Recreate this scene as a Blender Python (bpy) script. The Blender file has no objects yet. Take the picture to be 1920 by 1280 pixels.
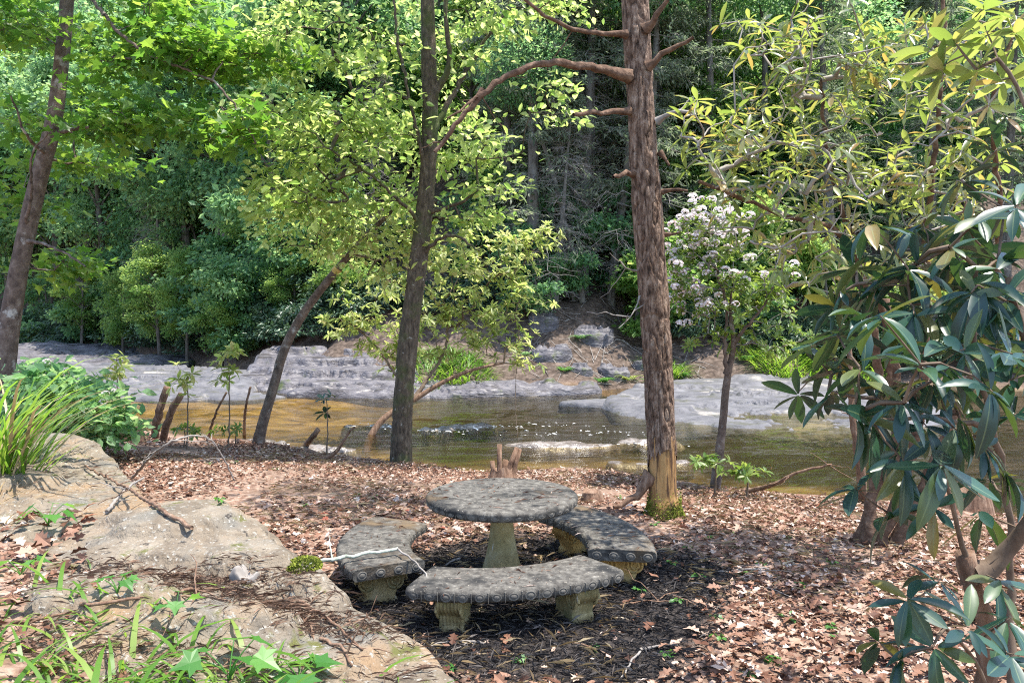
import bpy, math, random
import numpy as np
from mathutils import Vector, Matrix, noise as mnoise

R = math.radians
rng = np.random.default_rng(11)
random.seed(11)
sc = bpy.context.scene
COL = sc.collection

# ------------------------------------------------------------------ camera
W_PX, H_PX, F_PX = 1920.0, 1280.0, 1507.0
CAM_H, PITCH = 1.66, R(2.58)
cam_d = bpy.data.cameras.new("camera")
cam_d.sensor_width = 36.0
cam_d.lens = 36.0 * F_PX / W_PX
cam_d.clip_start = 0.05
cam_d.clip_end = 400.0
cam = bpy.data.objects.new("camera", cam_d)
COL.objects.link(cam)
cam.location = (0, 0, CAM_H)
cam.rotation_euler = (math.pi / 2 - PITCH, 0, 0)
sc.camera = cam

# ------------------------------------------------------------------ sky, sun, exposure
SUN_AZ, SUN_EL = R(100), R(73)          # azimuth measured from +Y towards +X
world = bpy.data.worlds.new("World")
sc.world = world
world.use_nodes = True
wn = world.node_tree
sky = wn.nodes.new("ShaderNodeTexSky")
sky.sky_type = 'NISHITA'
sky.sun_disc = False
sky.sun_elevation = SUN_EL
sky.sun_rotation = SUN_AZ
bgn = wn.nodes["Background"]
bgn.inputs["Strength"].default_value = 0.15
wn.links.new(sky.outputs["Color"], bgn.inputs["Color"])
sun_d = bpy.data.lights.new("sun", 'SUN')
sun_d.energy = 3.3
sun_d.angle = R(0.55)
sun_d.color = (1.0, 0.95, 0.86)
sun = bpy.data.objects.new("sun", sun_d)
COL.objects.link(sun)
SUN_DIR = Vector((math.sin(SUN_AZ) * math.cos(SUN_EL), math.cos(SUN_AZ) * math.cos(SUN_EL), math.sin(SUN_EL)))
sun.rotation_euler = SUN_DIR.to_track_quat('Z', 'Y').to_euler()
sun.location = (10, -6, 30)
vs = sc.view_settings
vs.view_transform = 'Standard'
vs.look = 'None'
vs.exposure = 1.75
vs.gamma = 1.0
vs.use_curve_mapping = False
sc.cycles.max_bounces = 7
sc.cycles.diffuse_bounces = 4
sc.cycles.glossy_bounces = 3
sc.cycles.transmission_bounces = 5
sc.cycles.transparent_max_bounces = 8
sc.cycles.sample_clamp_indirect = 6.0
sc.cycles.use_denoising = False
sc.cycles.filter_width = 1.1

# ------------------------------------------------------------------ helpers: picture <-> place
CT, ST = math.cos(PITCH), math.sin(PITCH)
def P(px, py, d):
    u, v = (px - 960) / F_PX, (640 - py) / F_PX
    t = d / (CT + v * ST)
    return np.array([t * u, d, CAM_H + t * (v * CT - ST)])
def screen(p):
    p = np.atleast_2d(p)
    y, z = p[:, 1], p[:, 2] - CAM_H
    depth = y * CT - z * ST
    up = y * ST + z * CT
    depth = np.maximum(depth, 1e-3)
    return 960 + F_PX * p[:, 0] / depth, 640 - F_PX * up / depth, depth

def smooth(t):
    t = np.clip(t, 0, 1)
    return t * t * (3 - 2 * t)

# cheap vectorised value noise
_perm = np.random.default_rng(3).random((256, 256))
def vnoise(x, y):
    x = np.asarray(x, float); y = np.asarray(y, float)
    xi, yi = np.floor(x).astype(int), np.floor(y).astype(int)
    fx, fy = smooth(x - xi), smooth(y - yi)
    g = lambda a, b: _perm[a & 255, b & 255]
    return (g(xi, yi) * (1 - fx) + g(xi + 1, yi) * fx) * (1 - fy) + (g(xi, yi + 1) * (1 - fx) + g(xi + 1, yi + 1) * fx) * fy - 0.5
def fbm(x, y, o=4):
    s, a = 0, 1.0
    for i in range(o):
        s = s + a * vnoise(np.asarray(x) * 2 ** i + 17.3 * i, np.asarray(y) * 2 ** i + 9.1 * i)
        a *= 0.5
    return s

LIP = np.array([(-60, 60), (-30, 36), (-18, 26), (-12, 19), (-9, 16), (-6.1, 12.95), (-3.65, 11.4), (-1.77, 10.26), (-.38, 9.5),
                (.89, 9.5), (2, 8.9), (2.9, 8.2), (4, 7.92), (4.85, 7.6), (8, 7.0), (14, 6.5), (60, 5)], float)
FAR = np.array([(-60, 75), (-30, 48), (-20, 38), (-12, 30), (-8, 24.5), (-5, 21), (-3, 20.2), (2, 20.4), (5, 21.5), (9, 21.5), (15, 20), (60, 16)], float)
XB = np.array([(-4, .9), (1.5, .3), (3.2, -.25), (3.5, -.62), (3.93, -1.07), (4.35, -1.5), (4.6, -2.1), (6.7, -3.4), (7.8, -4.2), (9.5, -4.9), (13, -7.2), (20, -12.5), (60, -45)], float)
WATER_Z = -0.55
def hz(x, y):
    x = np.asarray(x, float); y = np.asarray(y, float)
    dn = np.interp(x, LIP[:, 0], LIP[:, 1]) - y + 0.5 * vnoise(x * 1.3, y * 1.3)
    df = y - np.interp(x, FAR[:, 0], FAR[:, 1]) + 0.8 * vnoise(x * .7 + 40, y * .7)
    s = np.interp(y, XB[:, 0], XB[:, 1]) - x
    near = -0.3 * (1 - smooth(dn / 3.5)) + 0.05 * fbm(x * .9, y * .9, 3) + 0.02 * fbm(x * 5, y * 5, 2)
    rise = 0.40 * smooth((s - 0.35) / 0.6) + 0.13 * np.clip(s - .9, 0, 40) - 0.25 * smooth((2.0 - dn) / 2.0) * smooth(s)
    near = near + rise * smooth(dn / 1.0)
    bed = -0.78 + 0.42 * fbm(x * .35, y * .55 + 5, 3)
    bed = np.minimum(bed, -0.6)
    bed = bed + 0.03 * fbm(x * 2, y * 3, 2)
    t = smooth(-dn / 0.7)
    z = near * (1 - t) + bed * t
    bank = np.interp(df, [0, .25, 1.5, 3, 6, 12, 40, 90], [-.66, -.45, .1, .75, 2.6, 6.8, 27, 60]) + np.clip(df, 0, 3) * .25 * fbm(x * .5, y * .5, 3) + np.clip(df, 0, 1) * .12 * fbm(x * 2, y * 2, 3)
    return np.where(df > 0, np.maximum(bank, bed), z)
def hz1(x, y):
    return float(hz(np.array([x]), np.array([y]))[0])
def ground_at(px, py, d0=2.0, d1=60.0):
    for d in np.arange(d0, d1, 0.04):
        p = P(px, py, d)
        if p[2] <= hz1(p[0], p[1]):
            return p
    return P(px, py, d1)

# ------------------------------------------------------------------ helpers: meshes
def mesh_arr(name, V, F, mat=None, smooth_shade=True, attrs=None):
    V = np.ascontiguousarray(V, dtype=np.float32); F = np.ascontiguousarray(F, dtype=np.int32)
    me = bpy.data.meshes.new(name)
    n, (m, k) = len(V), F.shape
    me.vertices.add(n); me.vertices.foreach_set("co", V.ravel())
    me.loops.add(m * k); me.loops.foreach_set("vertex_index", F.ravel())
    me.polygons.add(m); me.polygons.foreach_set("loop_start", np.arange(m, dtype=np.int32) * k)
    me.update(calc_edges=True)
    me.polygons.foreach_set("use_smooth", np.full(m, bool(smooth_shade)))
    if attrs:
        for a, val in attrs.items():
            at = me.attributes.new(a, 'FLOAT', 'POINT')
            at.data.foreach_set("value", np.ascontiguousarray(val, dtype=np.float32))
    if mat: me.materials.append(mat)
    me.update()
    return me
def mesh_py(name, V, F, mat=None, smooth_shade=False):
    me = bpy.data.meshes.new(name)
    me.from_pydata([tuple(map(float, v)) for v in V], [], [tuple(map(int, f)) for f in F])
    me.update()
    me.polygons.foreach_set("use_smooth", np.full(len(me.polygons), bool(smooth_shade)))
    if mat: me.materials.append(mat)
    return me
def obj(name, me, parent=None, loc=None):
    o = bpy.data.objects.new(name, me)
    COL.objects.link(o)
    if parent is not None: o.parent = parent
    if loc is not None: o.location = tuple(loc)
    return o
def tag(o, label, cat, group=None):
    o["label"] = label; o["category"] = cat
    if group: o["group"] = group
    return o
def thing(name, label, cat, loc, group=None):
    o = bpy.data.objects.new(name, None)
    o.empty_display_size = 0.1
    COL.objects.link(o)
    o.location = tuple(loc)
    return tag(o, label, cat, group)

def chaikin(p, n=2):
    p = np.asarray(p, float)
    for _ in range(n):
        q = np.empty((2 * len(p), p.shape[1]))
        q[0] = p[0]; q[-1] = p[-1]
        q[1:-1:2] = .75 * p[:-1] + .25 * p[1:]
        q[2:-1:2] = .25 * p[:-1] + .75 * p[1:]
        p = q
    return p
def resample(p, step):
    p = np.asarray(p, float)
    L = np.r_[0, np.cumsum(np.linalg.norm(np.diff(p[:, :3], axis=0), axis=1))]
    n = max(3, int(L[-1] / step) + 1)
    t = np.linspace(0, L[-1], n)
    return np.stack([np.interp(t, L, p[:, i]) for i in range(p.shape[1])], 1)
def frames(p):
    T = np.gradient(p, axis=0)
    T /= np.linalg.norm(T, axis=1, keepdims=True) + 1e-9
    ref = np.array([1.0, 0.13, 0.07]) if abs(T[:, 0].mean()) < .8 else np.array([0.1, 0.2, 1.0])
    A = np.cross(T, ref); A /= np.linalg.norm(A, axis=1, keepdims=True) + 1e-9
    B = np.cross(T, A)
    return T, A, B
class Tubes:
    def __init__(s): s.V = []; s.F = []; s.n = 0
    def add(s, p, r, sides=5, cap=False, ridge=None):
        p = np.asarray(p, float); r = np.broadcast_to(np.asarray(r, float), (len(p),))
        T, A, B = frames(p)
        a = np.linspace(0, 2 * math.pi, sides, endpoint=False)
        rr = r[:, None] * np.ones(sides)[None, :]
        if ridge is not None: rr = rr * ridge(a[None, :], np.linspace(0, 1, len(p))[:, None], p)
        V = p[:, None, :] + rr[..., None] * (np.cos(a)[None, :, None] * A[:, None, :] + np.sin(a)[None, :, None] * B[:, None, :])
        m = len(p)
        i = np.arange(m - 1)[:, None] * sides; j = np.arange(sides)[None, :]; k = (j + 1) % sides
        F = np.stack([i + j, i + k, i + sides + k, i + sides + j], -1).reshape(-1, 4) + s.n
        s.V.append(V.reshape(-1, 3)); s.F.append(F); s.n += m * sides
        if cap:
            for row, ctr in ((0, p[0]), (m - 1, p[-1])):
                s.V.append(ctr[None]); base = s.n - (m * sides) if row == 0 else None
                c = s.n; st = (c - 1 - (0 if row == 0 else 0))
                first = c - m * sides + row * sides - (0 if row == 0 else 1)
                idx = first + np.arange(sides)
                s.F.append(np.stack([idx, idx, np.roll(idx, -1), np.full(sides, c)], -1)[:, 1:] [:, [0, 1, 2, 2]])
                s.n += 1
        return s
    def mesh(s, name, mat, off=(0, 0, 0), smooth_shade=True):
        V = np.concatenate(s.V) - np.asarray(off)[None]
        Fq = np.concatenate(s.F)
        tri = Fq[:, 2] == Fq[:, 3]
        if tri.any():
            q = Fq[~tri]; t = Fq[tri][:, :3]
            F = np.concatenate([q[:, [0, 1, 2]], q[:, [0, 2, 3]], t])
            return mesh_arr(name, V, F, mat, smooth_shade)
        return mesh_arr(name, V, Fq, mat, smooth_shade)

def bark_ridge(k=13, amp=.10, zf=5.0, seed=0):
    def f(a, t, p):
        L = np.linalg.norm(p[-1] - p[0])
        zz = t * L
        n = vnoise(a / (2 * math.pi) * k + seed + .6 * vnoise(zz * 2.3, a * 2), zz * zf + seed)
        m = vnoise(np.cos(a) * 1.2 + seed * 3, np.sin(a) * 1.2 + zz * 1.2)
        n2 = vnoise(a / (2 * math.pi) * k * 2 + seed, zz * zf * 2.2)
        crack = smooth(1 - np.abs(n) / .11) + .5 * smooth(1 - np.abs(n2) / .08)
        return 1 + amp * .9 * n + amp * .8 * m - amp * .8 * np.clip(crack, 0, 1.2)
    return f

# ------------------------------------------------------------------ materials
def new_mat(name):
    m = bpy.data.materials.new(name); m.use_nodes = True
    nt = m.node_tree
    return m, nt, nt.nodes, nt.links, nt.nodes["Principled BSDF"]
def ramp(nt, cols, fac):
    r = nt.nodes.new("ShaderNodeValToRGB")
    e = r.color_ramp.elements
    while len(e) > 1: e.remove(e[-1])
    e[0].position, e[0].color = cols[0][0], (*cols[0][1], 1)
    for p, c in cols[1:]:
        x = e.new(p); x.color = (*c, 1)
    nt.links.new(fac, r.inputs[0])
    return r.outputs[0]
def noise_n(nt, scale, detail=4, stretch=None, rough=.6, dist=0.0, coord="Object"):
    tc = nt.nodes.new("ShaderNodeTexCoord")
    out = tc.outputs[coord]
    if stretch:
        mp = nt.nodes.new("ShaderNodeMapping"); mp.inputs["Scale"].default_value = stretch
        nt.links.new(out, mp.inputs[0]); out = mp.outputs[0]
    n = nt.nodes.new("ShaderNodeTexNoise")
    n.inputs["Scale"].default_value = scale; n.inputs["Detail"].default_value = detail
    n.inputs["Roughness"].default_value = rough; n.inputs["Distortion"].default_value = dist
    nt.links.new(out, n.inputs["Vector"])
    return n.outputs["Fac"]
def mrange(nt, v, a, b, c=0.0, d=1.0):
    n = nt.nodes.new("ShaderNodeMapRange")
    n.inputs[1].default_value = a; n.inputs[2].default_value = b; n.inputs[3].default_value = c; n.inputs[4].default_value = d
    nt.links.new(v, n.inputs[0]); return n.outputs[0]
def mixc(nt, f, a, b):
    n = nt.nodes.new("ShaderNodeMix"); n.data_type = 'RGBA'
    for s, v in ((n.inputs[0], f), (n.inputs[6], a), (n.inputs[7], b)):
        if hasattr(v, "is_output"): nt.links.new(v, s)
        elif isinstance(v, (int, float)): s.default_value = v
        else: s.default_value = (*v, 1)
    return n.outputs[2]
def math_n(nt, op, a, b):
    n = nt.nodes.new("ShaderNodeMath"); n.operation = op
    for s, v in zip(n.inputs, (a, b)):
        if hasattr(v, "is_output"): nt.links.new(v, s)
        else: s.default_value = v
    return n.outputs[0]
def bump_n(nt, h, strength, dist, bs):
    b = nt.nodes.new("ShaderNodeBump"); b.inputs["Strength"].default_value = strength; b.inputs["Distance"].default_value = dist
    nt.links.new(h, b.inputs["Height"])
    nt.links.new(b.outputs[0], bs.inputs["Normal"])
def mat_surf(name, cols, scale=8, detail=6, stretch=None, rough=.85, bump=.5, bdist=.01, bscale=None, patches=(), spec=.3, dist=0.0):
    m, nt, N, L, bs = new_mat(name)
    col = ramp(nt, cols, noise_n(nt, scale, detail, stretch, dist=dist))
    for (c, s, lo, hi, *st) in patches:
        f = mrange(nt, noise_n(nt, s, 5, st[0] if st else None), lo, hi)
        col = mixc(nt, f, col, c)
    L.new(col, bs.inputs["Base Color"])
    bs.inputs["Roughness"].default_value = rough
    bs.inputs["Specular IOR Level"].default_value = spec
    if bump: bump_n(nt, noise_n(nt, bscale or scale * 3, 6, stretch), bump, bdist, bs)
    return m
def mat_leaf(name, cols, trans, tmix=.42, rough=.42, spec=.4, coat=0.0):
    m, nt, N, L, bs = new_mat(name)
    at = N.new("ShaderNodeAttribute"); at.attribute_name = "rnd"
    oi = N.new("ShaderNodeObjectInfo")
    v = math_n(nt, 'FRACT', math_n(nt, 'ADD', at.outputs["Fac"], oi.outputs["Random"]), 0)
    col = ramp(nt, cols, v)
    rb = N.new("ShaderNodeAttribute"); rb.attribute_name = "rib"
    col = mixc(nt, mrange(nt, rb.outputs["Fac"], .88, .98, 0, .4), col, (.20, .26, .11))
    L.new(col, bs.inputs["Base Color"])
    bs.inputs["Roughness"].default_value = rough
    bs.inputs["Specular IOR Level"].default_value = spec
    bs.inputs["Coat Weight"].default_value = coat
    bs.inputs["Coat Roughness"].default_value = .25
    tr = N.new("ShaderNodeBsdfTranslucent")
    L.new(ramp(nt, trans, v), tr.inputs["Color"])
    mx = N.new("ShaderNodeMixShader"); mx.inputs[0].default_value = tmix
    L.new(bs.outputs[0], mx.inputs[1]); L.new(tr.outputs[0], mx.inputs[2])
    L.new(mx.outputs[0], N["Material Output"].inputs["Surface"])
    return m

M = {}
M['bark_right'] = mat_surf("furrowed_bark", [(.32, (.03, .018, .012)), (.47, (.13, .08, .055)), (.58, (.24, .165, .12)), (.72, (.36, .28, .22))], 8, 9, (4, 4, 1.3), .95, 1.0, .03, 14)
M['bark_mid'] = mat_surf("mossy_bark", [(.3, (.025, .02, .014)), (.55, (.085, .065, .045)), (.75, (.16, .135, .10))], 11, 7, (2.5, 2.5, .9), .95, .8, .012, 25,
                         patches=[((.055, .07, .02), 3.0, .5, .68), ((.30, .30, .27), 14, .66, .72)])
M['bark_left'] = mat_surf("lichened_bark", [(.3, (.05, .035, .028)), (.55, (.13, .095, .075)), (.75, (.22, .18, .15))], 9, 7, (1.5, 1.5, 1.2), .95, .7, .01, 25,
                          patches=[((.36, .34, .31), 5, .58, .68), ((.03, .022, .018), 2.2, .6, .66)])
M['bark_grey'] = mat_surf("grey_bark", [(.3, (.06, .052, .045)), (.7, (.20, .185, .165))], 6, 6, (2, 2, .5), .95, .6, .02)
M['bark_far'] = mat_surf("far_bark", [(.3, (.05, .042, .035)), (.7, (.17, .15, .13))], 3, 4, (2, 2, .4), .95, 0)
M['twig_grey'] = mat_surf("dead_twig", [(.3, (.14, .12, .105)), (.7, (.30, .275, .25))], 8, 3, None, .95, 0)
M['twig_pale'] = mat_surf("pale_twig", [(.3, (.20, .17, .145)), (.7, (.38, .345, .31))], 10, 3, None, .8, 0)
M['twig_brown'] = mat_surf("brown_twig", [(.3, (.07, .045, .03)), (.7, (.19, .14, .10))], 12, 4, None, .9, 0)
M['limb_red'] = mat_surf("reddish_dead_limb", [(.3, (.05, .026, .017)), (.5, (.12, .07, .045)), (.7, (.22, .14, .095))], 18, 8, (1, 1, 1), .95, 1.0, .012, 40)
M['bare_wood'] = mat_surf("bare_wood", [(.25, (.16, .075, .025)), (.5, (.40, .225, .085)), (.75, (.52, .34, .16))], 14, 7, (3, 3, .22), .75, .6, .008, 30,
                          patches=[((.07, .035, .018), 7, .50, .60, (3, 3, .25)), ((.045, .04, .02), 2.5, .55, .7)])
M['moss'] = mat_surf("moss", [(.3, (.08, .10, .010)), (.7, (.26, .29, .04))], 40, 5, None, 1.0, .8, .01, 90)
M['concrete'] = mat_surf("weathered_concrete", [(.25, (.02, .018, .016)), (.45, (.07, .064, .056)), (.6, (.125, .116, .10)), (.75, (.24, .225, .20))], 24, 12, None, .92, .8, .008, 60,
                         patches=[((.018, .018, .018), 4.5, .50, .62), ((.30, .27, .22), 60, .62, .72), ((.13, .09, .05), 2.2, .56, .7)])
M['concrete_worn'] = mat_surf("worn_concrete", [(.25, (.035, .032, .028)), (.5, (.125, .115, .10)), (.75, (.25, .235, .205))], 22, 8, None, .92, .6, .005, 70)
M['concrete_leg'] = mat_surf("ochre_concrete", [(.25, (.13, .10, .04)), (.5, (.30, .235, .11)), (.75, (.42, .35, .21))], 10, 7, None, .9, .5, .005, 60,
                             patches=[((.09, .10, .03), 4, .52, .68), ((.5, .47, .42), 9, .66, .72, (3, 3, .5))])
M['concrete_orange'] = mat_surf("orange_stained_concrete", [(.25, (.22, .11, .03)), (.5, (.42, .25, .08)), (.75, (.52, .38, .18))], 10, 7, None, .9, .5, .005, 60,
                                patches=[((.12, .10, .04), 4, .55, .7)])
M['rock'] = mat_surf("near_rock", [(.25, (.07, .055, .04)), (.42, (.145, .115, .083)), (.56, (.205, .168, .125)), (.75, (.27, .23, .18))], 5, 14, (1, 1, 1), .9, 1.0, .02, 40,
                     patches=[((.135, .13, .115), 1.5, .52, .66), ((.24, .155, .085), 1.2, .54, .68), ((.10, .10, .03), 5.5, .60, .67), ((.04, .034, .03), 16, .62, .68), ((.30, .285, .25), 45, .58, .66), ((.08, .065, .05), 70, .60, .68)], dist=.3)
M['rock_far'] = mat_surf("stream_rock", [(.25, (.035, .032, .037)), (.5, (.095, .088, .098)), (.75, (.20, .188, .192))], 2.6, 10, (1, 1.6, 3), .62, 1.0, .06, 6,
                         patches=[((.035, .03, .03), 2.0, .54, .64, (.5, 1.5, 4)), ((.06, .075, .02), 1.3, .60, .68), ((.26, .24, .22), 3.5, .6, .68, (.6, 1.5, 3))], spec=.45)
M['rock_pale'] = mat_surf("pale_slab", [(.25, (.05, .05, .056)), (.5, (.10, .098, .107)), (.75, (.17, .165, .17))], 2.2, 10, (1, 1.4, 2), .75, .9, .04, 7,
                          patches=[((.07, .07, .055), 1.5, .56, .66, (.6, 1.5, 3)), ((.26, .24, .215), 1.1, .58, .68), ((.05, .05, .045), 5, .62, .68, (.4, 2, 3))], spec=.4)
M['rock_wet'] = mat_surf("wet_stone", [(.25, (.05, .04, .035)), (.5, (.15, .125, .11)), (.75, (.36, .33, .31))], 5, 8, None, .25, .9, .03, 12, spec=.6)
M['twigs_mulch'] = mat_surf("mulch", [(.3, (.012, .010, .010)), (.7, (.06, .052, .048))], 30, 5, None, .95, 0)
M['stump'] = mat_surf("stump_wood", [(.25, (.06, .035, .022)), (.5, (.17, .10, .065)), (.75, (.30, .21, .15))], 14, 7, (2, 2, .5), .95, .8, .012)
M['cut_wood'] = mat_surf("cut_wood", [(.3, (.30, .17, .09)), (.7, (.52, .36, .22))], 20, 5, None, .8, .3, .003)
M['lichen'] = mat_surf("lichened_stick", [(.3, (.18, .20, .16)), (.7, (.48, .52, .46))], 30, 5, None, .95, .5, .003)

Y_, B_ = 1, 0
M['leaf_maple'] = mat_leaf("maple_leaf", [(0, (.035, .09, .02)), (.5, (.06, .14, .022)), (1, (.10, .19, .03))], [(0, (.13, .32, .035)), (.6, (.27, .47, .05)), (1, (.42, .58, .08))], .52)
M['leaf_mid'] = mat_leaf("streamside_leaf", [(0, (.04, .095, .018)), (.5, (.10, .18, .03)), (1, (.17, .25, .05))], [(0, (.30, .48, .10)), (.5, (.60, .73, .19)), (1, (.84, .88, .36))], .6)
M['leaf_yellow'] = mat_leaf("pale_leaf", [(0, (.08, .13, .03)), (.5, (.17, .23, .06)), (.88, (.26, .30, .10)), (1, (.28, .22, .09))], [(0, (.34, .48, .09)), (.5, (.62, .70, .2)), (1, (.8, .76, .32))], .56)
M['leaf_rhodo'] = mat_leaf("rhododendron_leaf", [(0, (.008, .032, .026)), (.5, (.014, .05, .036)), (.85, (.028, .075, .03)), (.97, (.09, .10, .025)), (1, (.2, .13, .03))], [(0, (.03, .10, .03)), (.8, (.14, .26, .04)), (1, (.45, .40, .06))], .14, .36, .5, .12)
M['leaf_rhodo_sun_tint'] = mat_leaf("sun_tinted_rhododendron_leaf", [(0, (.05, .085, .025)), (.5, (.10, .135, .035)), (.88, (.16, .17, .06)), (1, (.22, .13, .05))], [(0, (.28, .40, .06)), (.7, (.54, .60, .12)), (1, (.6, .42, .10))], .42, .28, .7, .3)  # paler, yellower copy of the rhododendron leaf with sunlight put into the colour
M['leaf_laurel'] = mat_leaf("laurel_leaf", [(0, (.05, .10, .02)), (.5, (.10, .17, .03)), (1, (.17, .22, .06))], [(0, (.2, .36, .04)), (1, (.45, .55, .1))], .4)
M['leaf_far_a'] = mat_leaf("hill_leaf_bright", [(0, (.05, .115, .03)), (.5, (.10, .19, .045)), (1, (.18, .26, .08))], [(0, (.2, .40, .08)), (1, (.56, .70, .18))], .54, .5, .3)
M['leaf_far_b'] = mat_leaf("hill_leaf_shade_tint", [(0, (.045, .115, .06)), (.5, (.08, .18, .085)), (1, (.12, .23, .105))], [(0, (.20, .42, .15)), (1, (.50, .70, .27))], .55, .5, .35)  # blue-green cast of shade is put into this leaf colour
M['leaf_far_c'] = mat_leaf("thicket_leaf", [(0, (.025, .055, .035)), (.5, (.05, .10, .055)), (1, (.09, .14, .075))], [(0, (.03, .09, .03)), (1, (.12, .2, .06))], .22, .4, .5)
M['needle'] = mat_leaf("hemlock_needle", [(0, (.07, .10, .06)), (.5, (.15, .175, .12)), (1, (.25, .26, .20))], [(0, (.14, .22, .10)), (1, (.40, .46, .27))], .5, .6, .3)
M['grass'] = mat_leaf("grass_blade", [(0, (.05, .13, .015)), (.6, (.10, .21, .025)), (1, (.20, .28, .06))], [(0, (.2, .42, .03)), (1, (.45, .6, .08))], .45)
M['dry_grass'] = mat_leaf("dry_grass", [(0, (.18, .12, .06)), (.6, (.34, .25, .14)), (1, (.45, .36, .22))], [(0, (.2, .14, .06)), (1, (.4, .3, .15))], .3)
M['herb'] = mat_leaf("herb_leaf", [(0, (.03, .12, .02)), (.5, (.06, .18, .035)), (1, (.10, .24, .04))], [(0, (.12, .36, .04)), (1, (.3, .55, .08))], .4)
M['litter'] = mat_leaf("fallen_leaf", [(0, (.045, .02, .013)), (.25, (.12, .05, .028)), (.45, (.21, .105, .065)), (.68, (.31, .19, .13)), (.88, (.43, .32, .25)), (.97, (.55, .46, .40)), (1, (.28, .065, .03))],
                       [(0, (.1, .04, .02)), (1, (.35, .16, .07))], .12, .65, .3)
M['mulch_bit'] = mat_leaf("mulch_straw", [(0, (.012, .010, .010)), (.5, (.035, .030, .028)), (.85, (.08, .07, .065)), (1, (.20, .17, .15))], [(0, (.02, .02, .02)), (1, (.05, .04, .04))], .05, .8)
M['petal'] = mat_leaf("laurel_petal", [(0, (.74, .60, .62)), (.5, (.84, .78, .78)), (1, (.86, .82, .80))], [(0, (.7, .55, .55)), (1, (.85, .8, .78))], .3)

# ------------------------------------------------------------------ ground
def axis(segs):
    out = [segs[0][0]]
    for a, b, s0 in segs:
        n = max(1, int(round((b - a) / s0)))
        out += list(np.linspace(a, b, n + 1)[1:])
    return np.array(out)
xs = axis([(-75, -25, 2.0), (-25, -9, .5), (-9, -4, .16), (-4, 5, .07), (5, 9, .16), (9, 25, .5), (25, 75, 2.0)])
ys = axis([(-6, 1, .5), (1, 8, .07), (8, 13, .10), (13, 26, .22), (26, 50, .7), (50, 120, 2.5)])
GX, GY = np.meshgrid(xs, ys)
GZ = hz(GX, GY)
nx, ny = len(xs), len(ys)
ii = (np.arange(ny - 1)[:, None] * nx + np.arange(nx - 1)[None, :])
GF = np.stack([ii, ii + 1, ii + nx + 1, ii + nx], -1).reshape(-1, 4)
dnG = np.interp(GX, LIP[:, 0], LIP[:, 1]) - GY
dfG = GY - np.interp(GX, FAR[:, 0], FAR[:, 1])
TABLE = np.array([-.06, 4.78])
def mulch_mask(x, y):
    d = np.hypot((x - .1) / 1.25, (y - 4.55) / 1.12) + .35 * fbm(x * 1.6, y * 1.6, 3)
    return 1 - smooth((d - .85) / .3)
bedm = smooth(-dnG / .5) * (1 - smooth(dfG / .3))
bed_reflect_dim = np.clip(smooth((-.66 - GZ) / .2) * .5 + smooth((-dnG - 2.2 + 1.2 * vnoise(GX * .8, GY * .8)) / 1.6) * smooth((GX + 4) / 3), 0, 1) * bedm  # dark bank's reflection and dimming with depth, painted into the bed colour
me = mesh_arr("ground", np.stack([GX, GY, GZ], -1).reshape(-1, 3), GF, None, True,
              dict(mulch=(mulch_mask(GX, GY)).ravel(), bed=bedm.ravel(), bed_reflect_dim=bed_reflect_dim.ravel(), far=smooth(dfG / .5).ravel()))
m, nt, N, L, bs = new_mat("forest_floor")
def attr(nt, n):
    a = nt.nodes.new("ShaderNodeAttribute"); a.attribute_name = n; return a.outputs["Fac"]
c = ramp(nt, [(.28, (.06, .035, .025)), (.45, (.20, .12, .085)), (.6, (.33, .24, .185)), (.75, (.44, .35, .29))], noise_n(nt, 22, 8))
c = mixc(nt, mrange(nt, noise_n(nt, 1.2, 4), .45, .65), c, (.13, .085, .06))
c = mixc(nt, attr(nt, "mulch"), c, ramp(nt, [(.35, (.012, .010, .010)), (.7, (.06, .05, .045))], noise_n(nt, 45, 6)))
bedc = ramp(nt, [(.32, (.06, .04, .018)), (.48, (.20, .135, .058)), (.65, (.35, .255, .125))], noise_n(nt, 1.6, 8, (1, 2.2, 1)))
bedc = mixc(nt, attr(nt, "bed_reflect_dim"), bedc, (.028, .024, .014))
c = mixc(nt, attr(nt, "bed"), c, bedc)
farc = ramp(nt, [(.3, (.03, .022, .017)), (.5, (.085, .062, .048)), (.7, (.17, .13, .105))], noise_n(nt, 7, 8))
c = mixc(nt, attr(nt, "far"), c, farc)
L.new(c, bs.inputs["Base Color"]); bs.inputs["Roughness"].default_value = .95; bs.inputs["Specular IOR Level"].default_value = .2
bump_n(nt, noise_n(nt, 35, 7), .8, .02, bs)
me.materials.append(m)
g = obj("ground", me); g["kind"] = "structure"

# ------------------------------------------------------------------ water
wx = axis([(-50, -14, 1.5), (-14, 12, .14), (12, 50, 1.5)]); wy = axis([(5, 8, .3), (8, 24, .09), (24, 60, 1.0)])
WX, WY = np.meshgrid(wx, wy)
rif = smooth((vnoise(WX * .45 + 3, WY * .8 + 8) + .05) / .25)
WZ = WATER_Z + .012 * fbm(WX * 1.2, WY * 3.2, 3) + .03 * rif * fbm(WX * 2.2, WY * 5.5, 3)
ii = (np.arange(len(wy) - 1)[:, None] * len(wx) + np.arange(len(wx) - 1)[None, :])
me = mesh_arr("water", np.stack([WX, WY, WZ], -1).reshape(-1, 3), np.stack([ii, ii + 1, ii + len(wx) + 1, ii + len(wx)], -1).reshape(-1, 4), None, True)
m, nt, N, L, bs = new_mat("creek_water")
N.remove(bs)
tr = N.new("ShaderNodeBsdfTransparent"); tr.inputs[0].default_value = (.84, .78, .60, 1)
gl = N.new("ShaderNodeBsdfGlossy"); gl.inputs["Roughness"].default_value = .07; gl.inputs["Color"].default_value = (1, 1, 1, 1)
fr = N.new("ShaderNodeFresnel"); fr.inputs["IOR"].default_value = 1.33
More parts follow.
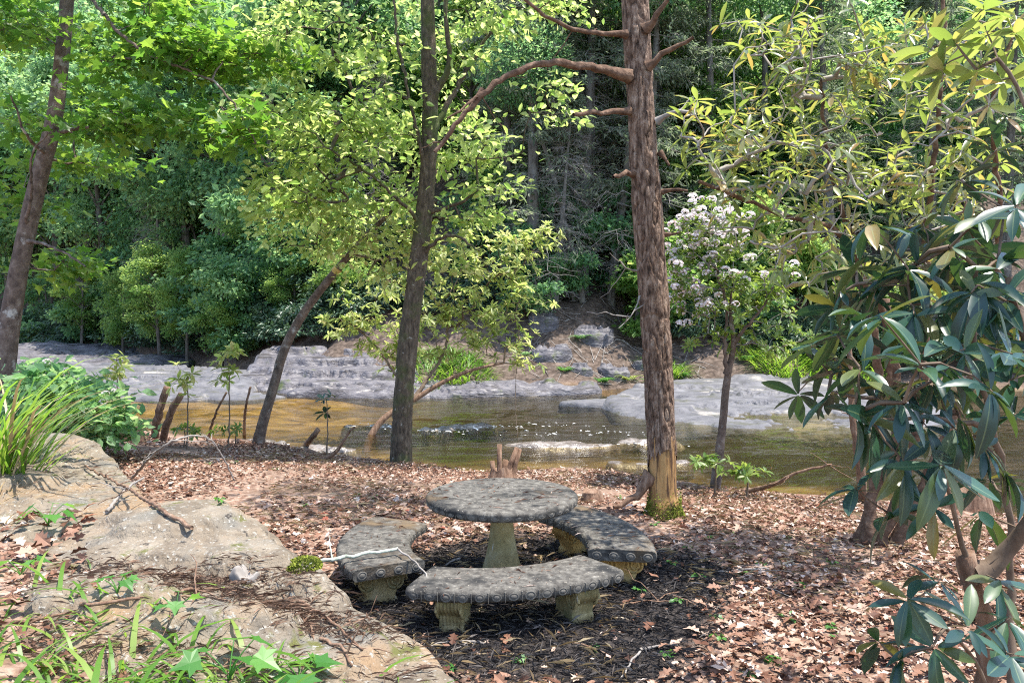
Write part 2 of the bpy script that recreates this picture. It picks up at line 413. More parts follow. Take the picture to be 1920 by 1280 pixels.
b = N.new("ShaderNodeBump"); b.inputs["Strength"].default_value = .55; b.inputs["Distance"].default_value = .05
L.new(noise_n(nt, 5, 5, (1, 2.6, 1)), b.inputs["Height"])
L.new(b.outputs[0], gl.inputs["Normal"]); L.new(b.outputs[0], fr.inputs["Normal"])
mx = N.new("ShaderNodeMixShader"); L.new(fr.outputs[0], mx.inputs[0]); L.new(tr.outputs[0], mx.inputs[1]); L.new(gl.outputs[0], mx.inputs[2])
L.new(mx.outputs[0], N["Material Output"].inputs["Surface"])
me.materials.append(m)
w = obj("water", me); w["kind"] = "structure"

# ------------------------------------------------------------------ rocks
def rock(name, label, poly, top, mat, base=None, rings=16, seg=96, edge=.18, rough=.06, fine=.02, cat="rock", group=None, seed=0, undercut=0.0, nscale=2.0, strata=0.0):
    """a rock from its plan outline; top(x, y) is its surface height"""
    poly = np.asarray(poly, float); c = poly.mean(0)
    pc = chaikin(np.vstack([poly, poly[:1]]), 2)[:-1]
    ang = np.arctan2(pc[:, 1] - c[1], pc[:, 0] - c[0]); rad = np.hypot(pc[:, 0] - c[0], pc[:, 1] - c[1])
    o = np.argsort(ang); ang, rad = ang[o], rad[o]
    th = np.linspace(-math.pi, math.pi, seg, endpoint=False)
    Rr = np.interp(th, np.r_[ang[-1] - 2 * math.pi, ang, ang[0] + 2 * math.pi], np.r_[rad[-1], rad, rad[0]])
    Rr = Rr * (1 + .05 * vnoise(np.cos(th) * 4 + seed, np.sin(th) * 4))
    t = np.r_[np.linspace(0.02, .8, rings - 6), np.linspace(.8, 1, 7)[1:], [1.0, 1.0, 1.0]]
    drop = np.r_[np.zeros(rings), [.35, .75, 1.0]]
    T, TH = np.meshgrid(t, th, indexing='ij')
    X = c[0] + T * Rr[None] * np.cos(TH); Y = c[1] + T * Rr[None] * np.sin(TH)
    zt = top(X, Y)
    zb = (hz(X, Y) - .25) if base is None else np.full_like(X, base)
    dist_in = (1 - T) * Rr[None]
    rnd = 1 - np.sqrt(np.clip(1 - (1 - np.clip(dist_in / edge, 0, 1)) ** 2, 0, 1))
    z = zt - rnd * edge * .8 + rough * fbm(X * nscale + seed, Y * nscale, 5) + fine * fbm(X * 9 + seed, Y * 9, 3)
    if strata:
        zz = z + .5 * strata * fbm(X * .4 + seed, Y * .4, 2); q = np.floor(zz / strata); f = zz / strata - q
        z = z + .75 * strata * (smooth((f - .35) / .3) - f) * (T < .97)
    zend = z[rings - 1]
    D = drop[:, None]
    z = np.where(D > 0, zend[None] * (1 - D) + zb * D, z)
    pull = 1 - undercut * D + .05 * D * vnoise(np.cos(TH) * 5 + D * 4, np.sin(TH) * 5 + seed)
    X = c[0] + (X - c[0]) * pull; Y = c[1] + (Y - c[1]) * pull
    cz = float(np.mean(hz(np.array([c[0]]), np.array([c[1]])))) if base is None else base
    V = np.stack([X, Y, z], -1).reshape(-1, 3) - np.array([c[0], c[1], cz])
    V = np.vstack([V, V[:seg].mean(0)[None]])
    m_ = len(t)
    i = np.arange(m_ - 1)[:, None] * seg; j = np.arange(seg)[None, :]; k = (j + 1) % seg
    F = np.stack([i + j, i + seg + j, i + seg + k, i + k], -1).reshape(-1, 4)
    F = np.concatenate([F[:, [0, 1, 2]], F[:, [0, 2, 3]], np.stack([np.arange(seg), (np.arange(seg) + 1) % seg, np.full(seg, m_ * seg)], -1)])
    ob = obj(name, mesh_arr(name, V, F, mat, True), None, (c[0], c[1], cz))
    return tag(ob, label, cat, group)

def top_near(x, y):
    return .33 + .16 * np.exp(-((x + 1.65) ** 2 / .25 + (y - 4.25) ** 2 / .12)) + .06 * np.exp(-((x + 1.15) ** 2 / .08 + (y - 3.75) ** 2 / .06)) + .10 * smooth((-x - .3) / 1.2) + .03 * np.sin(x * 2.4 + y * 1.7) - .10 * smooth((2.9 - y) / 1.2) * smooth((x + 1.3) / 1.2) + .05 * smooth((vnoise(x * .9 + 2, y * 2.6) + .02) / .12)
near_rock = rock("boulder", "broad tan and grey rock slab under pine debris beside the concrete benches",
     [(-.05, 2.0), (-.2, 3.15), (-.62, 3.50), (-1.02, 3.92), (-1.35, 4.42), (-1.75, 4.62), (-2.3, 4.5), (-3.3, 3.9), (-3.5, 2.8), (-2.4, 1.7), (-1, 1.4)], top_near, M['rock'], rings=44, seg=220, edge=.12, rough=.09, fine=.03, nscale=1.6, strata=.07)
rock("rock_ledge", "long flat-topped rock ledge below the tall grass clump",
     [(-2.05, 4.55), (-2.35, 5.2), (-2.95, 6.1), (-3.4, 6.75), (-3.95, 7.35), (-4.8, 7.5), (-5.1, 6.6), (-4.4, 5.4), (-3.5, 4.5), (-2.6, 4.1)],
     lambda x, y: .42 + .10 * smooth((-x - 3.2) / 1.5) + .02 * np.sin(3 * x), M['rock'], rings=30, seg=150, edge=.12, rough=.07, fine=.03, seed=5, strata=.08)
# far bank and stream rocks
rock("rock_slab", "wide pale grey slab sloping into the creek behind the laurel trunk",
     [(2.2, 15.7), (3.2, 14.6), (4.5, 14.0), (6.3, 14.3), (8.5, 14.6), (9.5, 18), (9, 21.6), (6, 21.9), (3.6, 21.0), (2.7, 19.5), (1.8, 17.4)],
     lambda x, y: -.50 + .022 * (y - 14.2), M['rock_pale'], base=-1.3, rings=60, seg=260, edge=.22, rough=.2, fine=.06, nscale=.6, seed=3, strata=.10)
rock("rock_shelf", "low pale tongue of rock barely above the water by the wide slab",
     [(1.0, 17.6), (2.0, 17.2), (3.4, 17.3), (3.4, 18.4), (2.2, 18.6), (1.2, 18.1)],
     lambda x, y: -.47 + 0 * x, M['rock_pale'], base=-1.2, edge=.1, rough=.06, seed=9, nscale=.8)
rock("bedrock_outcrop", "sloping streaked grey rock face below the dark thicket",
     [(-7.6, 22.0), (-6.0, 20.0), (-4.2, 19.3), (-2.6, 19.6), (-2.2, 21.0), (-3.2, 22.8), (-5, 23.5), (-7.2, 24.5)],
     lambda x, y: -.45 + .22 * (y - 19.6 + .3 * (x + 4.5) * (x < -4.5)) * smooth((y - 19.2) / 1.0), M['rock_far'], base=-1.3, rings=60, seg=260, edge=.3, rough=.4, fine=.07, seed=21, nscale=.9, strata=.24)
rock("rock_shelf", "flat grey rock shelf along the waterline below bright grass",
     [(-5.4, 19.4), (-3, 18.9), (-.5, 19.3), (2.2, 19.8), (2.4, 20.8), (-.5, 20.8), (-3, 20.6), (-5.2, 20.3)],
     lambda x, y: -.42 + .12 * (y - 19) * .5, M['rock_far'], base=-1.3, rings=44, seg=260, edge=.15, rough=.18, fine=.06, seed=31, strata=.09)
rock("rock_shelf", "sunlit whitish rock shelf midstream behind the cut stems",
     [(-12.5, 20.5), (-9.5, 18.6), (-7.2, 19.0), (-6.3, 20.4), (-7.6, 23.5), (-10, 25), (-13.5, 25.5), (-14.5, 23)],
     lambda x, y: -.50 + .055 * (y - 18.8), M['rock_pale'], base=-1.3, rings=60, seg=260, edge=.2, rough=.3, fine=.07, seed=41, nscale=.9, strata=.10)
rock("rock_shelf", "bluish grey shelf of bedrock upstream under shaded trees",
     [(-22, 31), (-17, 28.5), (-13.5, 28.3), (-11.5, 30), (-13, 33), (-18, 37.5), (-23, 38)],
     lambda x, y: -.46 + .035 * (y - 28.5), M['rock_far'], base=-1.3, rings=44, seg=200, edge=.3, rough=.3, fine=.07, seed=51, nscale=.6)
for k, (px, py, sx, sy, h, lab) in enumerate([
        (1050, 836, .85, .16, .06, "white wet stone crest in the riffle behind the table"),
        (1215, 830, .55, .15, .05, "white wet stone crest in the riffle beside the furrowed trunk"),
        (880, 800, .5, .16, .07, "low purple-grey stone splitting the current beyond the mossy tree"),
        (820, 806, .35, .12, .05, "small grey stone in the current next to the low purple-grey stone"),
        (1215, 868, .55, .14, .05, "low reddish stone awash in golden shallows near the peeled trunk"),
        (690, 800, .5, .14, .05, "flat pale stone awash behind the mossy tree trunk"),
        (470, 838, .5, .2, .10, "pale stone at the water edge beside the leaning trunk"),
        (590, 845, .6, .15, .06, "pale stone at the water edge beside the broken stob"),
        (330, 745, 1.2, .5, .2, "white-topped boulder in the creek behind the cut stems"),
        (450, 745, .9, .35, .15, "grey stone in the creek between cut stems and leaning trunk")]):
    u = (py - 572) / F_PX; d = (CAM_H - WATER_Z) / u; X = (px - 960) / F_PX * d
    a = np.linspace(0, 2 * math.pi, 9, endpoint=False)
    r_ = 1 + .25 * np.random.default_rng(k).random(9)
    rock("stone", lab, np.stack([X + sx * r_ * np.cos(a), d + sy * 1.6 * r_ * np.sin(a)], 1), lambda x, y, h=h: WATER_Z + h * .45 + 0 * x,
         M['rock_wet'] if k < 8 else M['rock_pale'], base=-1.2, rings=16, seg=64, edge=.16, rough=.09, fine=.03, cat="stone", seed=60 + k, nscale=3)

# white water where the current breaks on the stones
gf = np.random.default_rng(64); fp = []
for px, py, sx, cnt in [(1050, 840, .8, 260), (1215, 836, .5, 200), (880, 806, .5, 200), (820, 811, .4, 160), (700, 803, .5, 140), (980, 800, 1.2, 260), (590, 850, .6, 120), (470, 842, .5, 100), (1120, 815, 1.5, 220)]:
    d = (CAM_H - WATER_Z) / ((py - 572) / F_PX); X = (px - 960) / F_PX * d
    for _ in range(cnt // 5):
        a, b_ = gf.normal(0, sx * .6), gf.normal(0, .16)
        fp.append((X + a, d + b_ + .12 * math.sin(a * 4 + px), WATER_Z + .016 + .012 * gf.random()))
fp = np.array(fp); nf = len(fp)
foam_m = mat_surf("foam", [(.3, (.7, .7, .7)), (.7, (.82, .82, .82))], 20, 3, None, .6, 0)
az = gf.normal(0, .5, nf)
# ------------------------------------------------------------------ table and benches
def ring_sweep(profile, a0, a1, n, closed=False):
    """profile: list of (r, z) around the section; swept about z"""
    prof = np.asarray(profile, float)
    a = np.linspace(a0, a1, n, endpoint=not closed)
    V = np.stack([prof[None, :, 0] * np.cos(a)[:, None], prof[None, :, 0] * np.sin(a)[:, None], np.broadcast_to(prof[None, :, 1], (n, len(prof)))], -1).reshape(-1, 3)
    k = len(prof); F = []
    for i in range(n if closed else n - 1):
        i2 = (i + 1) % n
        for j in range(k):
            j2 = (j + 1) % k
            F.append((i * k + j, i2 * k + j, i2 * k + j2, i * k + j2))
    if not closed:
        F.append(tuple(range(k))); F.append(tuple(reversed([(n - 1) * k + j for j in range(k)])))
    return V, F
def medallion_mesh():
    # an egg inside a raised oval ring, facing +Y
    V = []; F = []
    n = 12
    prof = [(1.0, 0.0), (.95, .22), (.80, .30), (.68, .12), (.62, .10), (.52, .30), (.3, .46)]
    for r, h in prof:
        for i in range(n):
            a = 2 * math.pi * i / n
            V.append((r * math.cos(a), h, r * math.sin(a)))
    for k in range(len(prof) - 1):
        for i in range(n):
            j = (i + 1) % n
            F.append((k * n + i, k * n + j, (k + 1) * n + j, (k + 1) * n + i))
    V.append((0, .5, 0)); c = len(V) - 1
    for i in range(n): F.append(((len(prof) - 1) * n + i, (len(prof) - 1) * n + (i + 1) % n, c))
    return mesh_py("medallion", V, F, M['concrete_worn'], True)
MED = medallion_mesh()
def dart_mesh():
    V = [(-.5, 0, 1), (.5, 0, 1), (0, .5, .9), (0, .35, -1), (-.3, 0, -1), (.3, 0, -1)]
    F = [(0, 1, 2), (0, 2, 3, 4), (2, 1, 5, 3), (4, 3, 5)]
    return mesh_py("dart", V, F, M['concrete_worn'], False)
DART = dart_mesh()
def put_on_rim(par, p, outdir, w, h, depth, dart=False):
    o = obj("dart" if dart else "medallion", DART if dart else MED, par)
    y = Vector((outdir[0], outdir[1], 0)).normalized(); z = Vector((0, 0, 1)); x = y.cross(z)
    o.matrix_basis = Matrix.Translation(Vector(p)) @ Matrix(((x.x, y.x, z.x), (x.y, y.y, z.y), (x.z, y.z, z.z))).to_4x4() @ Matrix.Diagonal((w, depth, h, 1))

TZ = .545
tz0 = hz1(*TABLE)
tb = thing("garden_table", "round grey concrete garden table with carved rim on a flared pedestal", "table", (TABLE[0], TABLE[1], tz0))
RT = .455
prof = [(.001, TZ - .004), (.12, TZ - .003), (.30, TZ - .001), (RT - .045, TZ), (RT - .038, TZ - .004), (RT - .030, TZ - .001), (RT - .012, TZ - .004), (RT - .002, TZ - .014), (RT, TZ - .022), (RT - .006, TZ - .05), (RT - .018, TZ - .062), (RT - .05, TZ - .066), (.15, TZ - .07), (.001, TZ - .07)]
V, F = ring_sweep(prof, 0, 2 * math.pi, 96, True)
tt = obj("table_top", mesh_py("table_top", V, F, M['concrete'], True), tb)
n = 42
for i in range(n):
    a = 2 * math.pi * i / n
    for da, dart in ((0, False), (math.pi / n, True)):
        d = (math.cos(a + da), math.sin(a + da))
        put_on_rim(tt, (d[0] * (RT - .006), d[1] * (RT - .006), TZ - .036), d,   .024 if not dart else .006, .017 * random.uniform(.85, 1.05), random.uniform(.008, .014) if not dart else .010, dart)
# pedestal: flared, rounded square section
hs = np.linspace(-.06, TZ - .06, 26)
V = []; F = []
S = 32
for h in hs:
    t = np.clip((h + .02) / (TZ - .04), 0, 1)
    half = .060 + .085 * (1 - t) ** 2.2 + .02 * smooth((t - .9) / .1)
    for i in range(S):
        a = 2 * math.pi * i / S + .5
        q = (abs(math.cos(a)) ** 3.2 + abs(math.sin(a)) ** 3.2) ** (-1 / 3.2)
        V.append((half * q * math.cos(a + .35), half * q * math.sin(a + .35), h))
for k in range(len(hs) - 1):
    for i in range(S):
        j = (i + 1) % S
        F.append((k * S + i, k * S + j, (k + 1) * S + j, (k + 1) * S + i))
obj("pedestal", mesh_py("pedestal", V, F, M['concrete_leg'], True), tb)

def leg_mesh(mat, hh):
    """scroll support: wide side in the local X-Z plane, fluted narrow faces, thickness along Y"""
    half = []
    for t in np.linspace(0, 1, 15):
        z = hh * t
        if t > .45: w = .10 + .055 * math.sin((t - .45) / .55 * math.pi * .82)
        else: w = .075 + .025 * smooth(np.array((t) / .45)) + .03 * float(smooth(np.array((.18 - t) / .18)))
        half.append((float(w), z - .0))
    prof = [(w, z) for w, z in half] + [(-w, z) for w, z in reversed(half)]
    prof = [(w, z - .05 if z < 1e-6 else z) for w, z in prof]
    k = len(prof); V = []; F = []
    sl = np.linspace(-.065, .065, 15)
    for i, y in enumerate(sl):
        s = 1.0 if i % 2 else .955
        if i in (0, 14): s = .93
        for w, z in prof: V.append((w * s, y, z))
    for i in range(len(sl) - 1):
        for j in range(k):
            j2 = (j + 1) % k
            F.append((i * k + j, i * k + j2, (i + 1) * k + j2, (i + 1) * k + j))
    F.append(tuple(reversed(range(k)))); F.append(tuple((len(sl) - 1) * k + j for j in range(k)))
    return mesh_py("leg", V, F, mat, False)
def scroll_mesh(mat, r=.062):
    t = np.linspace(0, 1, 44)
    a = t * 2 * math.pi * 2.4; rr = r * (1 - .86 * t)
    p = np.stack([rr * np.cos(a), np.zeros_like(a), rr * np.sin(a)], 1)
    T = Tubes(); T.add(p, np.full(len(p), .008), 6)
    return T.mesh("scroll", mat)
BZ = .248
def bench(label, cx, cy, ang, half, ri, ro, leg_mat, tilt=(0, 0)):
    z0 = hz1(cx + (ri + .17) * math.cos(ang), cy + (ri + .17) * math.sin(ang))
    b = thing("curved_bench", label, "bench", (cx + (ri + ro) / 2 * math.cos(ang), cy + (ri + ro) / 2 * math.sin(ang), z0), "curved concrete benches round the table")
    b.rotation_euler = (tilt[0], tilt[1], 0)
    off = -np.array([(ri + ro) / 2 * math.cos(ang), (ri + ro) / 2 * math.sin(ang), 0])
    tk = .068
    prof = [(ri + .03, BZ), (ri + .038, BZ - .004), (ri + .046, BZ), (ro - .046, BZ), (ro - .038, BZ - .004), (ro - .03, BZ - .001), (ro - .010, BZ - .006), (ro, BZ - .02), (ro - .002, BZ - tk + .016), (ro - .018, BZ - tk), (ri + .018, BZ - tk), (ri + .002, BZ - tk + .016), (ri, BZ - .02), (ri + .010, BZ - .006)]
    prof = prof[::-1]
    V, F = ring_sweep(prof, ang - half, ang + half, 40)
    seat = obj("seat", mesh_py("seat", np.array(V) + off, F, M['concrete'], True), b)
    seat.data.polygons.foreach_set("use_smooth", [len(p.vertices) == 4 for p in seat.data.polygons])
    zc = BZ - .038
    for rad, sg in ((ro - .003, 1), (ri + .003, -1)):
        n = int(rad * 2 * half / .082)
        for i in range(n):
            a = ang - half + 2 * half * (i + .5) / n
            d = np.array([math.cos(a), math.sin(a)])
            put_on_rim(seat, (d[0] * rad + off[0], d[1] * rad + off[1], zc), d * sg, .029 * random.uniform(.9, 1.08), .024 * random.uniform(.88, 1.05), random.uniform(.010, .019))
            if i < n - 1:
                a2 = a + half / n; d = np.array([math.cos(a2), math.sin(a2)])
                put_on_rim(seat, (d[0] * rad + off[0], d[1] * rad + off[1], zc), d * sg, .008, .026, .016, True)
    for e in (-1, 1):
        a = ang + e * half
        for i in range(4):
            rad = ri + (ro - ri) * (i + .5) / 4
            nrm = np.array([-math.sin(a), math.cos(a)]) * e
            p = np.array([math.cos(a), math.sin(a)]) * rad
            put_on_rim(seat, (p[0] + off[0], p[1] + off[1], zc), nrm, .029, .024, random.uniform(.010, .019))
    lm = leg_mesh(leg_mat, BZ - tk + .012); sm = scroll_mesh(leg_mat)
    for e in (-1, 1):
        a = ang + e * half * .64
        lo = obj("leg", lm, b)
        p = np.array([math.cos(a), math.sin(a), 0]) * (ri + ro) / 2 + off
        lo.location = p; lo.rotation_euler = (0, 0, a)
        for sy in (-1, 1):
            for sx in (-1, 1):
                s = obj("scroll", sm, lo); s.location = (sx * .085, sy * .064, BZ - tk - .062); s.scale = (sx, 1, 1)
    return b
bench("curved grey concrete bench with carved rim in front of the table, bare of sticks", -.14, 5.15, R(270 + 9.5), R(29), .83, 1.19, M['concrete_leg'], (R(1.0), R(-1.2)))
bench("curved brown-tinged concrete bench with a lichened stick on it, next to the rock",   .21, 4.92, R(185), R(28), .84, 1.27, M['concrete_leg'], (R(-1), R(1.0)))
bench("curved dark concrete bench on orange scroll legs beside the furrowed trunk", -.39, 4.72, R(20), R(28), .84, 1.23, M['concrete_orange'], (R(1), R(0)))

# ------------------------------------------------------------------ leaves
def tpl_simple(w=.30, fold=.06, droop=.08):
    V = np.array([(0, 0, 0), (w, .35, fold), (w * .75, .7, fold * .5 - droop * .5), (0, 1, -droop * 1.3), (-w * .75, .7, fold * .5 - droop * .5), (-w, .35, fold), (0, .5, -.01 - droop * .2)])
    F = np.array([(0, 1, 6), (1, 2, 6), (2, 3, 6), (3, 4, 6), (4, 5, 6), (5, 0, 6)])
    return V, F
def tpl_tiny(w=.32):
    return np.array([(0, 0, 0), (w, .5, .07), (0, 1, -.05), (-w, .5, .07)]), np.array([(0, 1, 2), (0, 2, 3)])
def tpl_maple():
    pts = [(0, 0), (.16, .06), (.46, .02), (.36, .22), (.58, .48), (.30, .46), (.16, .62), (0, 1.0), (-.16, .62), (-.30, .46), (-.58, .48), (-.36, .22), (-.46, .02), (-.16, .06)]
    V = [(x, y, .10 * abs(x) - .12 * y * y) for x, y in pts] + [(0, .35, -.03)]
    n = len(pts)
    return np.array(V), np.array([(i, (i + 1) % n, n) for i in range(n)])
def tpl_long(w=.15, seg=6, droop=.16, fold=.05, roll=0):
    V = []; F = []
    for i in range(seg + 1):
        t = i / seg
        ww = w * (math.sin(math.pi * min(1, t * .94 + .03)) ** .75) * (1.05 if t > .5 else .92)
        if i == seg: ww = .012
        z = -droop * t * t
        V += [(-ww, t, z + fold * (ww / w)), (0, t, z), (ww, t, z + fold * (ww / w))]
    for i in range(seg):
        a = i * 3
        for j in (0, 1):
            F += [(a + j, a + j + 1, a + j + 4), (a + j, a + j + 4, a + j + 3)]
    return np.array(V), np.array(F)
def tpl_oak():
    o = [(0, 0), (.07, .12), (.22, .18), (.12, .32), (.32, .46), (.15, .55), (.27, .76), (.10, .80), (.02, 1), (-.12, .82), (-.26, .72), (-.14, .56), (-.33, .42), (-.13, .33), (-.2, .16), (-.06, .1)]
    V = [(x, y, .35 * x * x * 2 + .10 * math.sin(y * 4) ) for x, y in o] + [(0, .5, .06)]
    return np.array(V), np.array([(i, (i + 1) % len(o), len(o)) for i in range(len(o))])
def tpl_curl():
    V = np.array([(0, 0, .03), (.20, .25, .12), (.24, .62, .05), (.04, 1, .16), (-.18, .68, .02), (-.23, .3, .13), (0, .5, -.02)])
    return V, np.array([(0, 1, 6), (1, 2, 6), (2, 3, 6), (3, 4, 6), (4, 5, 6), (5, 0, 6)])
def tpl_blade(seg=4, bend=.45, w=.02):
    V = []; F = []
    for i in range(seg + 1):
        t = i / seg
        y = math.sin(t * bend * 2.2) / (bend * 2.2); z = (1 - math.cos(t * bend * 2.2)) / (bend * 2.2)
        ww = w * (1 - t ** 2.2) + .001
        V += [(-ww, y, -z), (ww, y, -z)]
    for i in range(seg):
        a = 2 * i; F += [(a, a + 1, a + 3), (a, a + 3, a + 2)]
    return np.array(V), np.array(F)
def norm(v):
    return v / (np.linalg.norm(v, axis=-1, keepdims=True) + 1e-9)
def leaf_axes(D, Nn):
    Y = norm(D); X = norm(np.cross(Y, Nn)); Z = np.cross(X, Y)
    return X, Y, Z
def cloud_mesh(name, tpl, pos, D, Nn, size, mat, rnd=None, off=(0, 0, 0), smooth_shade=False, g=None):
    g = g or rng
    TV, TF = tpl
    X, Y, Z = leaf_axes(D, Nn)
    n = len(pos)
    V = (pos - np.asarray(off)[None])[:, None, :] + size[:, None, None] * (TV[None, :, 0:1] * X[:, None] + TV[None, :, 1:2] * Y[:, None] + TV[None, :, 2:3] * Z[:, None])
    F = TF[None] + (np.arange(n) * len(TV))[:, None, None]
    if rnd is None: rnd = g.random(n)
    return mesh_arr(name, V.reshape(-1, 3), F.reshape(-1, 3), mat, smooth_shade, dict(rnd=np.repeat(rnd, len(TV)) * .999))
def leaves_on(root, base, tpls, pos, D, Nn, size, mat, n_obj=300, part="leaf", smooth_shade=False, g=None):
    """the largest-showing leaves are objects of their own, the rest one foliage part"""
    g = g or rng
    base = np.asarray(base)
    sx, sy, dp = screen(pos)
    inn = (sx > -20) & (sx < 1940) & (sy > -20) & (sy < 1300)
    score = np.where(inn, size / dp, -1) * (0.75 + .5 * g.random(len(pos)))
    order = np.argsort(-score)
    pick = order[:n_obj]; pick = pick[score[pick] > 0]
    rest = np.setdiff1d(np.arange(len(pos)), pick)
    X, Y, Z = leaf_axes(D, Nn)
    ms = [mesh_arr(part, TV, TF, mat, smooth_shade, dict(rnd=np.zeros(len(TV)), rib=(np.abs(TV[:, 0]) < 1e-6).astype(float) if len(TV) > 9 and len(TV) % 3 == 0 else np.zeros(len(TV)))) for TV, TF in tpls]
    for i in pick:
        o = obj(part, ms[int(g.integers(len(ms)))], root)
        s = float(size[i])
        p = pos[i] - base
        o.matrix_basis = Matrix(((X[i, 0] * s, Y[i, 0] * s, Z[i, 0] * s, p[0]), (X[i, 1] * s, Y[i, 1] * s, Z[i, 1] * s, p[1]), (X[i, 2] * s, Y[i, 2] * s, Z[i, 2] * s, p[2]), (0, 0, 0, 1)))
    if len(rest):
        for q, tp in enumerate(tpls[:1]):
            o = obj("foliage", cloud_mesh("foliage", tp, pos[rest], D[rest], Nn[rest], size[rest], mat, off=base, smooth_shade=smooth_shade, g=g), root)
            o["kind"] = "stuff"

# ------------------------------------------------------------------ branching
def grow(skel, att, g, seg=.2, jit=.05, up=.15, down_pen=.5):
    """connect every attractor to the nearest earlier node; returns node positions and chains"""
    skel = np.asarray(skel)
    cap = len(skel) + len(att) * 14
    pos = np.zeros((cap, 3)); pos[:len(skel)] = skel
    par = np.full(cap, -1); cnt = len(skel)
    rootch = np.full(cap, -1)
    d0 = np.min(np.linalg.norm(att[:, None, :] - skel[None], axis=2), axis=1)
    chains = []
    for a in np.argsort(d0):
        A = att[a]
        v = A - pos[:cnt]
        d = np.linalg.norm(v, axis=1)
        cost = d * (1 + down_pen * np.clip(-v[:, 2] / (d + 1e-6), 0, 1))
        j = int(np.argmin(cost))
        L = d[j]
        n = int(np.clip(L / seg, 2, 12))
        t = np.linspace(0, 1, n + 1)[1:, None]
        p = pos[j] + t * (A - pos[j])
        p += np.array([0, 0, 1.0]) * (up * L * (t * (1 - t)))
        p[:-1] += g.normal(0, jit * min(L, 1.0), (n - 1 + 0, 3)) if n > 1 else 0
        idx = np.arange(cnt, cnt + n)
        pos[idx] = p
        par[idx] = np.r_[j, idx[:-1]]
        ch = len(chains)
        rootch[idx] = ch if rootch[j] < 0 else rootch[j]
        chains.append((j, idx, int(rootch[idx[0]]), int(a)))
        cnt += n
    w = np.zeros(cnt)
    for j, idx, rc, a in chains: w[idx[-1]] += 1
    for i in range(cnt - 1, len(skel) - 1, -1):
        w[par[i]] += w[i]
    return pos[:cnt], par[:cnt], chains, w
def make_branches(root, base, res, mat, r0=.0025, pw=.45, rmax=.05, name="branch", min_w=0):
    pos, par, chains, w = res
    groups = {}
    for j, idx, rc, a in chains: groups.setdefault(rc, []).append((j, idx))
    for rc, lst in groups.items():
        T = Tubes()
        for j, idx in lst:
            p = np.vstack([pos[j][None], pos[idx]])
            r = np.minimum(r0 * np.maximum(w[idx], 1) ** pw, rmax)
            r = np.r_[r[0] * 1.05, r]; r[-1] *= .6
            T.add(p, r, 6 if r[0] > .012 else 4)
        obj(name, T.mesh(name, mat, base), root)
def tips(res, att_n):
    pos, par, chains, w = res
    tp = np.zeros((att_n, 3)); td = np.zeros((att_n, 3)); tb_ = np.zeros((att_n, 3))
    for j, idx, rc, a in chains:
        tp[a] = pos[idx[-1]]
        prev = pos[idx[-2]] if len(idx) > 1 else pos[j]
        tb_[a] = prev
        td[a] = tp[a] - prev
    return tp, norm(td), tb_
def spray(tp, td, tb_, k, g, size, spread=.14, flat=.6, sj=.3):
    """k leaves round each twig tip, blades mostly level"""
    n = len(tp)
    i = np.repeat(np.arange(n), k)
    t = g.random(len(i))
    side = norm(np.cross(td[i], np.array([0, 0, 1.0])) + 1e-6)
    sgn = np.where(g.random(len(i)) < .5, -1, 1)[:, None]
    pos = tp[i] + g.normal(0, 1, (len(i), 3)) * spread * np.array([1, 1, .55])
    D = norm(td[i] * (.3 + .7 * g.random((len(i), 1))) + side * sgn * (.3 + .8 * g.random((len(i), 1))) + g.normal(0, .35, (len(i), 3)) + np.array([0, 0, -.25]))
    Nn = norm(np.array([0, 0, 1.0]) * flat + g.normal(0, .45, (len(i), 3)))
    s = size * np.clip(1 + g.normal(0, sj, len(i)), .45, 1.7)
    return pos, D, Nn, s
def whorl(tp, td, k, g, size, open_=.9, droop=.35, sj=.2):
    n = len(tp)
    i = np.repeat(np.arange(n), k)
    a = np.tile(np.arange(k) * 2 * math.pi / k, n) + np.repeat(g.random(n) * 6.28, k) + g.normal(0, .25, n * k)
    up = norm(td + np.array([0, 0, .9]))
    ref = np.where(np.abs(up[:, 2:3]) < .9, np.array([[0, 0, 1.0]]), np.array([[1.0, 0, 0]]))
    A = norm(np.cross(up, ref)); B = np.cross(up, A)
    rad = np.cos(a)[:, None] * A[i] + np.sin(a)[:, None] * B[i]
    dr = droop + g.normal(0, .28, (len(i), 1)) + np.repeat(g.normal(0, .2, n), k)[:, None]
    D = norm(rad * open_ + up[i] * .25 + np.array([0, 0, -1.0]) * dr)
    Nn = norm(up[i] + np.array([0, 0, .4]) + rad * np.clip(dr, -.2, 1.2) * .6 + g.normal(0, .18, (len(i), 3)))
    pos = tp[i] + rad * .008 - up[i] * (.03 * size * 6 * g.random((len(i), 1)))
    s = size * np.clip(1 + g.normal(0, sj, len(i)), .5, 1.5)
    return pos, D, Nn, s
def blob_att(specs, g):
    """attractors in ellipsoids: (px, py, depth, rx_px, ry_px, rdepth, count)"""
    out = []
    for px, py, d, rx, ry, rd, n in specs:
        v = g.normal(0, 1, (n, 3)); v /= np.linalg.norm(v, axis=1, keepdims=True); v *= g.random((n, 1)) ** (1 / 2.2)
        for q in v: out.append(P(px + q[0] * rx, py + q[1] * ry, d + q[2] * rd))
    return np.array(out)
def trunk_part(root, base, pts, radii, mat, sides=28, step=.05, ridge=None, name="trunk"):
    pr = np.column_stack([pts, radii])
    pr = resample(chaikin(pr, 2), step)
    T = Tubes(); T.add(pr[:, :3], pr[:, 3], sides, ridge=ridge)
    obj(name, T.mesh(name, mat, base), root)
    return pr

